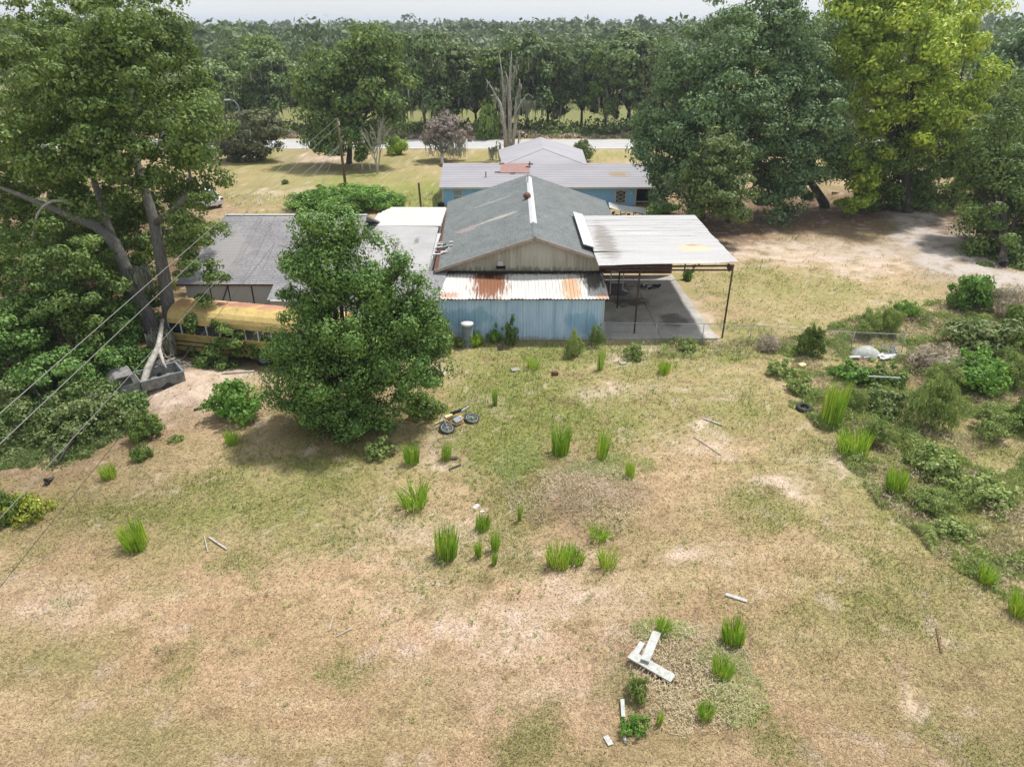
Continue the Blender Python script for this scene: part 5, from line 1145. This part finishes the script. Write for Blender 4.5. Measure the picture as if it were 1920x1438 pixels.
# right side trees
b = tuple(G(1310, 408)); tree('dark_oak', 'large blue-green oak, left of the right-hand pair, overhanging the blue house', b,
    lob(b, [(1400,60,66,70),(1300,135,65,62),(1370,170,63,80),(1240,205,65,52),(1230,290,64,48),(1320,260,62,75),(1265,340,63,50),(1330,350,62,55),(1205,250,66,30),(1440,40,67,60),(1410,250,63,60)]), L['blue'], 330, 62000, .235, 1.05, .5, M['dark_bark'], 71, inner=.45)
b = tuple(G(1545, 388)); tree('dark_oak', 'large blue-green oak with a straight dark trunk, right of the pair beside the lime tree', b,
    lob(b, [(1480,110,67,70),(1500,190,66,70),(1450,210,65,65),(1540,250,66,42),(1480,290,65,62),(1430,320,64,55),(1500,340,65,45),(1530,170,67,45),(1440,370,64,40)]), L['blue'], 290, 50000, .235, 1.0, .42, M['dark_bark'], 72, inner=.45)
b = tuple(G(1365, 418)); tree('olive_sapling', 'smaller olive-green tree standing in front of the two dark oaks', b,
    lob(b, [(1345,262,57,32),(1330,310,57,42),(1375,300,57,34),(1350,350,56.5,52),(1385,370,56,36),(1310,360,57,30),(1350,385,56,40,25)]), L['olive'], 120, 16000, .20, .7, .18, M['dark_bark'], 73, inner=.3)
b = tuple(G(1700, 398)); lt = tree('lime_tree', 'tall yellow-green tree towering over the driveway', b,
    lob(b, [(1650,50,68,80),(1760,70,68,80),(1595,110,68,45),(1700,150,66,90),(1800,150,67,50),(1640,200,67,50),(1780,220,67,50),(1720,0,69,90),(1590,60,69,40),(1620,5,69,50),(1720,230,66,50)]), L['lime'], 300, 54000, .27, 1.1, .45, M['dark_bark'], 74, inner=.45)
link('crown', crown('crown', lob(b, [(1600,290,67,42),(1660,290,68,60),(1740,290,68,62),(1700,350,69,50),(1800,280,69,36),(1645,370,68,36),(1760,350,70,40)]), 200, 24000, .27, 1.0, L['mid'], 75), lt)['label'] = 'darker green lower crown'
link('crown', crown('crown', lob(b, [(1605,370,65,24,30),(1590,300,65,26,22),(1620,330,65.5,22)]), 34, 3600, .30, .6, L['lime'], 76), lt)['label'] = 'hanging lime lower crown'
t_ = MB(); bb = G(1780, 392)-Vector(b); t_.tube([bb-Vector((0, 0, .3)), bb+Vector((.2, 0, 3)), bb+Vector((1, .5, 8))], [.3, .24, .16], 9); t_.build('trunk', M['dark_bark'], lt, smooth=True, world=False)
b = tuple(G(1880, 500)); tree('feathery_tree', 'feathery green tree leaning over the driveway at the right edge', b,
    lob(b, [(1890,250,58,58),(1845,300,58,42),(1900,340,56,70),(1840,370,56,42),(1880,420,54,62),(1925,400,54,60),(1930,300,58,60),(1905,470,53,48),(1860,340,57,50),(1950,480,52,60),(1870,470,53,40,34),(1900,505,51,50,30),(1840,430,55,30),(1815,400,56,20)]), L['mid'], 240, 44000, .20, .9, .3, M['dark_bark'], 77, inner=.35)
b = tuple(G(1900, 330)); tree('background_tree', 'dark green tree behind the feathery tree, upper right corner', b,
    lob(b, [(1890,110,90,38),(1920,80,92,40),(1880,180,88,42),(1930,190,88,60),(1905,235,86,50)]), L['blue'], 120, 14000, .4, 1.6, .4, M['dark_bark'], 78)
b = tuple(G(1700, 360)); tree('background_tree', 'shaded dark trees closing the gap at the far end of the driveway', b, lob(b, [(1640,310,92,50,40),(1720,330,92,50,34),(1800,320,92,60,50),(1580,330,92,40,30),(1690,280,95,60,40)]), L['olive'], 120, 12000, .35, 1.3, .3, M['dark_bark'], 80)
b = tuple(G(1560, 366)); tree('background_tree', 'dark understory trees glimpsed between the oak and lime trunks', b, lob(b, [(1560,350,86,40,30),(1610,340,86,40,34),(1500,345,88,30,26),(1860,340,84,50,40),(1830,370,80,30,24)]), L['mid'], 90, 9000, .3, 1.1, .08, M['dark_bark'], 90)
b = tuple(G(1990, 420)); tree('background_tree', 'dark tree just beyond the right picture edge', b, lob(b, [(1990,160,74,80),(2060,220,72,90),(1960,280,70,60),(2040,330,70,90)]), L['mid'], 120, 12000, .35, 1.4, .4, M['dark_bark'], 79)

# trees on the front lawn
b = tuple(G(655, 306)); tree('round_tree', 'round bright green tree on the lawn behind the utility pole', b,
    lob(b, [(705,85,93,45),(640,125,92,45),(595,165,92,36),(690,150,91,60),(612,215,91,50),(700,215,91,52),(650,260,90,55,40),(735,140,93,22),(600,255,92,24)]), L['mid'], 210, 26000, .36, 1.35, .35, M['dark_bark'], 81, inner=.45)
bush('lime green bush at the right foot of the round tree', 745, 290, 22, 34, 'tuft', 1, 'leafy')
b = tuple(G(468, 304)); tree('crape_bush', 'reddish-tipped round crape bush beside the lawn at left', b, lob(b, [(465,250,95,42,36),(430,265,95,30),(500,252,95,30,34),(470,280,94,40,22)]), L['crape'], 90, 10000, .32, 1.0, .15, M['dark_bark'], 82)
b = tuple(G(830, 312)); t_ = tree('pink_crape_tree', 'bare pinkish crape tree with hanging grey moss on the lawn', b, lob(b, [(825,245,95,36,30),(850,255,95,28,30),(805,265,95,18,22),(835,225,95,26,16)]), L['pink'], 90, 3800, .30, .7, .22, M['bark'], 83, inner=.1, hang=0)
link('moss', moss_mesh(lob(b, [(830,262,94.5,34,30),(850,265,94,26,26)]), 500, L['mosscurtain'], 7, .7, .06), t_)['kind'] = 'stuff'
def bare_tree(name, label, px, py, hpx, spread, mat, seed, r0, moss=0):
    b = G(px, py); d = (b-Vector((0, 0, H))).length/FX; hh = hpx*d; R = random.Random(seed); t = root(name, label, 'tree', tuple(b)); mb = MB()
    tips = []
    def grow(p, d_, l, r_, lev):
        q = p+d_*l*.5+Vector((R.uniform(-.1, .1), R.uniform(-.1, .1), 0))*l; e = q+(d_+Vector((R.uniform(-.25, .25), R.uniform(-.25, .25), .15))).normalized()*l*.5
        mb.tube([p, q, e], [r_, r_*.8, r_*.6], 6 if lev < 2 else 4, cap=False); tips.append(e)
        if lev < 4:
            for k in range(3 if lev < 3 else 2):
                dd = (d_+Vector((R.uniform(-1, 1), R.uniform(-1, 1), R.uniform(-.1, .5)))*spread).normalized(); grow(e if k else q, dd, l*R.uniform(.55, .85), r_*.6, lev+1)
    grow(Vector((0, 0, -.2)), Vector((0, 0, 1)), hh*.38, r0, 0)
    if spread < .5:
        for k in range(2): grow(Vector((0, 0, .2)), Vector((R.uniform(-.2, .2), 0, 1)).normalized(), hh*.36, r0*.8, 1)
    mb.build('trunk', mat, t, smooth=True, world=False)
    if moss:
        E = [(q.x, q.y, q.z, .5, .5, .5) for q in tips if q.z > hh*.2]; link('moss', moss_mesh(E, moss, L['mosscurtain'], seed, hh*.16, .07), t)['kind'] = 'stuff'
    return t
b = G(952, 302); dt = root('dead_tree', 'tall dead grey tree draped with moss in front of the road', 'tree', tuple(b)); mb = MB(); E = []
for P_, R_s in (([(950,302),(946,240),(938,195),(926,172),(911,148)], [.5,.38,.28,.14,.04]), ([(946,240),(944,170),(940,130),(936,100)], [.34,.26,.14,.04]), ([(953,302),(956,230),(955,160),(958,120),(959,96)], [.5,.4,.28,.14,.04]),
                ([(958,300),(966,235),(968,190),(975,160),(974,148)], [.4,.34,.26,.12,.04]), ([(966,215),(978,190),(990,176),(1002,184)], [.2,.12,.07,.03]), ([(948,180),(952,150),(948,135)], [.2,.12,.03]), ([(962,302),(972,270),(974,245)], [.3,.2,.1]), ([(938,302),(938,270),(930,262)], [.2,.14,.05]), ([(957,150),(966,130),(970,108)], [.14,.08,.03])):
    q = [PY(px, py, 96.1+random.uniform(-.7, .7))-b for px, py in P_]; q[0].z = max(q[0].z, -.2); mb.tube(q, [v*.62 for v in R_s], 7)
    for i_ in range(len(q)-1): E += [tuple(q[i_].lerp(q[i_+1], t))+(.3, .3, .8) for t in (0.2, .7)]
mb.build('trunk', M['pale_wood'], dt, smooth=True, world=False)
link('moss', moss_mesh(E, 230, L['mosscurtain'], 4, 1.1, .07), dt)['kind'] = 'stuff'
link('moss', moss_mesh([tuple(PY(992, 190, 96)-b)+(.9, .4, .3), tuple(PY(925, 275, 96)-b)+(.8, .4, .5)], 60, L['mosscurtain'], 5, 1.8, .09), dt)['kind'] = 'stuff'
bare_tree('bare_sapling', 'thin leafless sapling beside the utility pole', 708, 326, 95, .40, M['pale_wood'], 9, .12)
bare_tree('bare_sapling', 'small grey leafless tree at the right edge of the big left tree', 405, 330, 60, .8, M['pale_wood'], 19, .12)

# ------------------------------------------------------------------ the row of trees beyond the road
protos = []
for k in range(4):
    r = random.Random(100+k); ells = [(0,0,9.5,2.6,2.6,3.2)]
    for j in range(7):
        a = j*2*PI/7+r.random(); q = r.uniform(1.2, 3.0); ells.append((q*math.cos(a), q*math.sin(a), r.uniform(5.5, 11.5), r.uniform(1.5, 2.5), r.uniform(1.5, 2.5), r.uniform(1.5, 2.6)))
    for j in range(4):
        a = j*PI/2+r.random(); ells.append((2.2*math.cos(a), 2.2*math.sin(a), r.uniform(3.4, 6.0), 1.2, 1.2, 1.4))
    protos.append((ells, k))
names = [(395,105,66,108,0),(345,150,95,112,1),(440,75,84,132,2),(455,110,70,120,1),(500,80,72,121,3),(535,86,60,119,0),(575,92,70,124,2),(620,100,70,125,1),(760,52,60,128,3),(800,60,70,120,0),(850,78,66,122,1),(905,75,70,124,2),(945,80,60,119,3),
         (990,72,66,123,0),(1035,75,66,120,1),(1080,70,70,124,2),(1120,62,66,119,3),(1165,60,60,123,0),(1205,66,60,120,1),(1250,85,60,122,2),(1300,90,60,124,3),(1570,100,60,122,1),(1520,90,60,126,2)]
where = ['behind the reddish crape bush, leftmost','peeping right of the big left oak crown','far, over the reddish crape bush','above the street lamp','right of the street lamp','left of the round lawn tree','showing just left of the round tree top','hidden mostly by the round tree','with a domed top right of the round tree','behind the pink crape tree, left','behind the pink crape tree, right','left of the dead tree','directly behind the dead tree','just right of the dead tree','right of the dead tree, behind the house ridge','above the small lawn shrubs','above the white marker post, right side','left of the blue-green oak crown, tallest','touching the left edge of the blue-green oak','mostly behind the blue-green oak','behind the blue-green oak crown','between oak and lime tree','behind the trunk of the right oak']
P0 = {}
for i_, (px, ytop, wpx, Yd, kk) in enumerate(names):
    base = PY(px+random.uniform(-14, 14), 250, Yd+random.uniform(-3, 5)); base.z = 0; top = PY(px, ytop, Yd).z
    sc = top/13.2*random.uniform(.9, 1.12); sx = sc*random.uniform(.85, 1.25)
    lab = 'mossy woodland tree beyond the road, '+where[i_]
    if kk not in P0:
        ells, sd = protos[kk]
        t = tree('roadside_tree', lab, tuple(base), ells, [L['row'], L['olive'], L['row'], L['mid']][kk], 150, 14000, .40, 1.05, .26, M['dark_bark'], 200+sd, 'trees in the row beyond the road', inner=.4, moss=320)
        t.scale = (sx, sx, sc); P0[kk] = t
    else: copy_tree(P0[kk], lab, tuple(base), random.random()*6.28, (sx, sx, sc), 'trees in the row beyond the road')
# undergrowth and dry reeds at the far verge
r = np.random.default_rng(77)
def strip(n, x0, x1, y0, y1, hmax, size, mat, seed):
    r = np.random.default_rng(seed); x = r.uniform(x0, x1, n); y = r.uniform(y0, y1, n); k = fbm(x/3.0, y/3.0, seed, 3); z = r.random(n)*hmax*np.clip(k*2.6-.7, 0.08, 1.4)
    nrm = r.normal(size=(n, 3))+np.array([0, 0, .6]); nrm /= np.linalg.norm(nrm, axis=1)[:, None]; t = r.normal(size=(n, 3)); t[:, 2] += .8; t -= nrm*(t*nrm).sum(1)[:, None]; t /= np.linalg.norm(t, axis=1)[:, None]
    b_ = np.cross(nrm, t); s = size*(.5+r.random(n))[:, None]; p = np.stack([x, y, z], 1)
    V = np.stack([p-t*s*.6, p+b_*s*.35, p+t*s*.6, p-b_*s*.35], 1)
    return mesh_np('undergrowth', V.reshape(-1, 3), np.arange(n*4).reshape(-1, 4), mat)
tag(link('verge_undergrowth', strip(22000, -110, 90, 116, 128, 1.7, .45, L['olive'], 5)), 'tangled undergrowth along the far verge of the road', 'undergrowth', kind='stuff')
tag(link('verge_reeds', strip(9000, -60, 60, 114, 116.5, 1.0, .35, L['dead'], 6)), 'dry brown reeds along the far road edge', 'reeds', kind='stuff')

# far wood that reads as one mass
def far_wood(n, per, seed):
    r = np.random.default_rng(seed); y = 150+(r.random(n)**1.5)*650; x = (r.random(n)*2-1)*(y*.80+30)
    keep = (y > 158) | (np.abs(x) > 95); x = x[keep]; y = y[keep]; n = len(x)
    hgt = r.uniform(9.0, 14.5, n)+np.where(r.random(n) < .12, 2.2, 0)+np.clip((y-250)/400, 0, 1)*1.8 + (fbm(x/60, y/60, 9, 2)-.5)*7 + r.normal(size=n)*1.0; rad = r.uniform(2.2, 7.5, n)
    k = np.repeat(np.arange(n), per); m = len(k); d = r.normal(size=(m, 3)); d[:, 2] = np.abs(d[:, 2])*1.1-.35; d /= np.linalg.norm(d, axis=1)[:, None]
    q = .72+.34*r.random(m); p = np.stack([x[k]+d[:, 0]*rad[k]*q, y[k]+d[:, 1]*rad[k]*q, hgt[k]-rad[k]*.9+d[:, 2]*rad[k]*q*.95], 1)
    nrm = d+r.normal(size=(m, 3))*.5; nrm /= np.linalg.norm(nrm, axis=1)[:, None]; t = r.normal(size=(m, 3)); t -= nrm*(t*nrm).sum(1)[:, None]; t /= np.linalg.norm(t, axis=1)[:, None]
    b_ = np.cross(nrm, t); s = ((.36+.5*r.random(m))*(1+np.clip((y[k]-160)/300, 0, 1.2)))[:, None]
    V = np.stack([p-t*s, p+b_*s*.6, p+t*s, p-b_*s*.6], 1)
    return mesh_np('far_wood', V.reshape(-1, 3), np.arange(m*4).reshape(-1, 4), L['far'])
tag(link('far_wood', far_wood(2600, 58, 3)), 'distant dark wood stretching to the horizon', 'wood', kind='stuff')

# ------------------------------------------------------------------ uncountable weeds over the right-hand waste ground and along the fence
def weeds(n, seed, mat, size, hmax, thr):
    r = np.random.default_rng(seed); x = np.where(r.random(n) < .88, r.uniform(8, 30, n), r.uniform(-4, 15, n)); y = r.uniform(14, 44, n); px, py = project(x, y)
    edge = np.interp(py, [560, 600, 660, 690, 760, 900, 960, 1160, 1300], [1780, 1600, 1420, 1450, 1500, 1610, 1655, 1925, 2200])
    right = px > edge + (fbm(x, y, 4, 2)-.5)*60
    strip_ = (np.abs(y-35.6) < 1.1+fbm(x*.7, y, 8, 2)) & (x > -3.5) & (x < 15) & (y < 36.6)
    cl = fbm(x/1.3, y/1.3, 90+seed % 3, 4)
    k = (right & (cl > thr)) | (strip_ & (cl > thr+.06) & (r.random(n) < .45)); x = x[k]; y = y[k]; cl = cl[k]; n = len(x)
    amp = np.clip((cl-thr)*5, .08, 1)*np.clip(fbm(x/2.2, y/2.2, 33, 2)*3-.6, .25, 1.9); z = hz(x, y)+r.random(n)*hmax*amp
    nrm = r.normal(size=(n, 3))+np.array([0, 0, .5]); nrm /= np.linalg.norm(nrm, axis=1)[:, None]; t = r.normal(size=(n, 3)); t[:, 2] += 1.2; t -= nrm*(t*nrm).sum(1)[:, None]; t /= np.linalg.norm(t, axis=1)[:, None]
    b_ = np.cross(nrm, t); s = size*(.5+r.random(n))[:, None]; p = np.stack([x, y, z], 1)
    V = np.stack([p-t*s*.8, p+b_*s*.13, p+t*s*.8, p-b_*s*.13], 1)
    return mesh_np('weeds', V.reshape(-1, 3), np.arange(n*4).reshape(-1, 4), mat)
tag(link('green_weeds', weeds(330000, 1, L['weedgrass'], .12, .36, .46)), 'green weeds covering the waste ground at right and the fence line', 'weeds', kind='stuff')
tag(link('leafy_weeds', weeds(300000, 4, L['weed'], .10, .50, .50)), 'leafy green weeds in patches over the waste ground at right', 'weeds', kind='stuff')
tag(link('dry_weeds', weeds(190000, 2, L['straw'], .11, .22, .44)), 'dry dead weeds mixed through the waste ground at right', 'weeds', kind='stuff')
# dry matted grass on the mound, in the uncut ring
def mat_grass(px, py, rx, ry, n, seed, mat, hmax=.22):
    c = G(px, py); r = np.random.default_rng(seed); a = r.random(n)*2*PI; q = np.sqrt(r.random(n)); x = c.x+np.cos(a)*q*rx*1.35; y = c.y+np.sin(a)*q*ry*1.35
    kp = (fbm(x/.8, y/.8, 12, 3) > .18+.42*q**1.5); a = a[kp]; q = q[kp]; x = x[kp]; y = y[kp]; n = len(x)
    z = hz(x, y)+r.random(n)*hmax*(1-q*q*.7); u = r.random(n)*2*PI; l = .06+.10*r.random(n); tl = r.uniform(-.2, .8, n)
    d = np.stack([np.cos(u)*np.cos(tl)*l, np.sin(u)*np.cos(tl)*l, np.sin(tl)*l], 1); o_ = np.stack([-np.sin(u), np.cos(u), u*0], 1)*.008; p = np.stack([x, y, z], 1)
    V = np.stack([p-o_, p+o_, p+d+o_*.3, p+d-o_*.3], 1)
    return mesh_np('matted_grass', V.reshape(-1, 3), np.arange(n*4).reshape(-1, 4), mat)
tag(link('matted_grass', mat_grass(1095, 925, 2.3, 2.0, 8000, 1, L['straw'])), 'tangled dead grass on the low mound in mid-field', 'dry grass', kind='stuff')
tag(link('matted_grass', mat_grass(1290, 1260, 1.5, 1.6, 5500, 2, L['straw'], .2)), 'tangled dead grass inside the uncut ring around the boards', 'dry grass', kind='stuff')
tag(link('leaf_litter', mat_grass(1500, 420, 13, 7, 16000, 3, L['dead'], .05)), 'brown leaf litter under the right-hand oaks', 'leaf litter', kind='stuff')

# ------------------------------------------------------------------ humid air: one closed box round everything
mh = bpy.data.materials.new('haze_air'); mh.use_nodes = True; nh = mh.node_tree.nodes; nh.remove(nh['Principled BSDF'])
pv = nh.new('ShaderNodeVolumePrincipled'); pv.inputs['Color'].default_value = (0.80, 0.88, 1.0, 1); pv.inputs['Density'].default_value = 0.0003; pv.inputs['Anisotropy'].default_value = 0.3
mh.node_tree.links.new(pv.outputs[0], nh['Material Output'].inputs['Volume'])
MB().box(-3200, -500, -2.0, 3200, 4700, 32).build('haze', mh)['kind'] = 'stuff'

for (px, py, rx, ry, n_, sd, lab_) in ((1370, 1290, .7, 1.1, 2000, 11, 'green grass blades along the right side of the uncut ring'), (1240, 1185, .7, .4, 900, 12, 'green grass blades along the top of the uncut ring'), (1150, 880, 1.6, .8, 3500, 13, 'green grass blades creeping over the dry mound'),
        (980, 870, .9, 1.2, 3500, 14, 'green grass blades left of the dry mound')):
    tag(link('green_blades', mat_grass(px, py, rx, ry, n_, sd, L['weedgrass'], .2)), lab_, 'grass', kind='stuff')

# pale sand lumps, bark crumbs and small stones scattered in the field
def crumbs(n, seed, mat, smin, smax):
    r = np.random.default_rng(seed); u = r.random(n); y = 1/(1/11.+u*(1/36.-1/11.)); x = (r.random(n)*2-1)*(y*.8+2); k = fbm(x/1.5, y/1.5, seed, 3) > .5; x = x[k]; y = y[k]; n = len(x)
    s_ = (smin+(smax-smin)*r.random(n)**3)[:, None]; c = np.stack([x, y, hz(x, y)+.004], 1)
    T = np.array([(1, 0, 0), (-.4, .9, 0), (-.6, -.8, 0), (0, 0, .7)]); a = r.random(n)*6.28; ca, sa = np.cos(a), np.sin(a)
    V = np.stack([c+np.stack([(t[0]*ca-t[1]*sa*.6), (t[0]*sa+t[1]*ca*.6), np.full(n, t[2])], 1)*s_ for t in T], 1)
    b_ = np.arange(n)[:, None]*4; F = np.concatenate([b_+np.array([q]) for q in ((0, 1, 3), (1, 2, 3), (2, 0, 3))])
    return mesh_np('crumbs', V.reshape(-1, 3), F, mat)
tag(link('sand_crumbs', crumbs(9000, 5, simple('pale_crumb', (0.48, 0.41, 0.33), .9, var=.2), .008, .05)), 'pale crumbs of sand and shell scattered over the field', 'gravel', kind='stuff')
tag(link('bark_crumbs', crumbs(7000, 6, M['dark_bark'], .008, .045)), 'dark bark and twig crumbs scattered over the field', 'litter', kind='stuff')
tag(link('field_weeds', crown('field_weeds', [(0, 24, .05, 15, 12, .05)], 900, 13000, .05, .10, L['weedgrass'], 88, flat=.5, inner=0)), 'tiny flat weeds dotted over the mown field', 'weeds', kind='stuff')
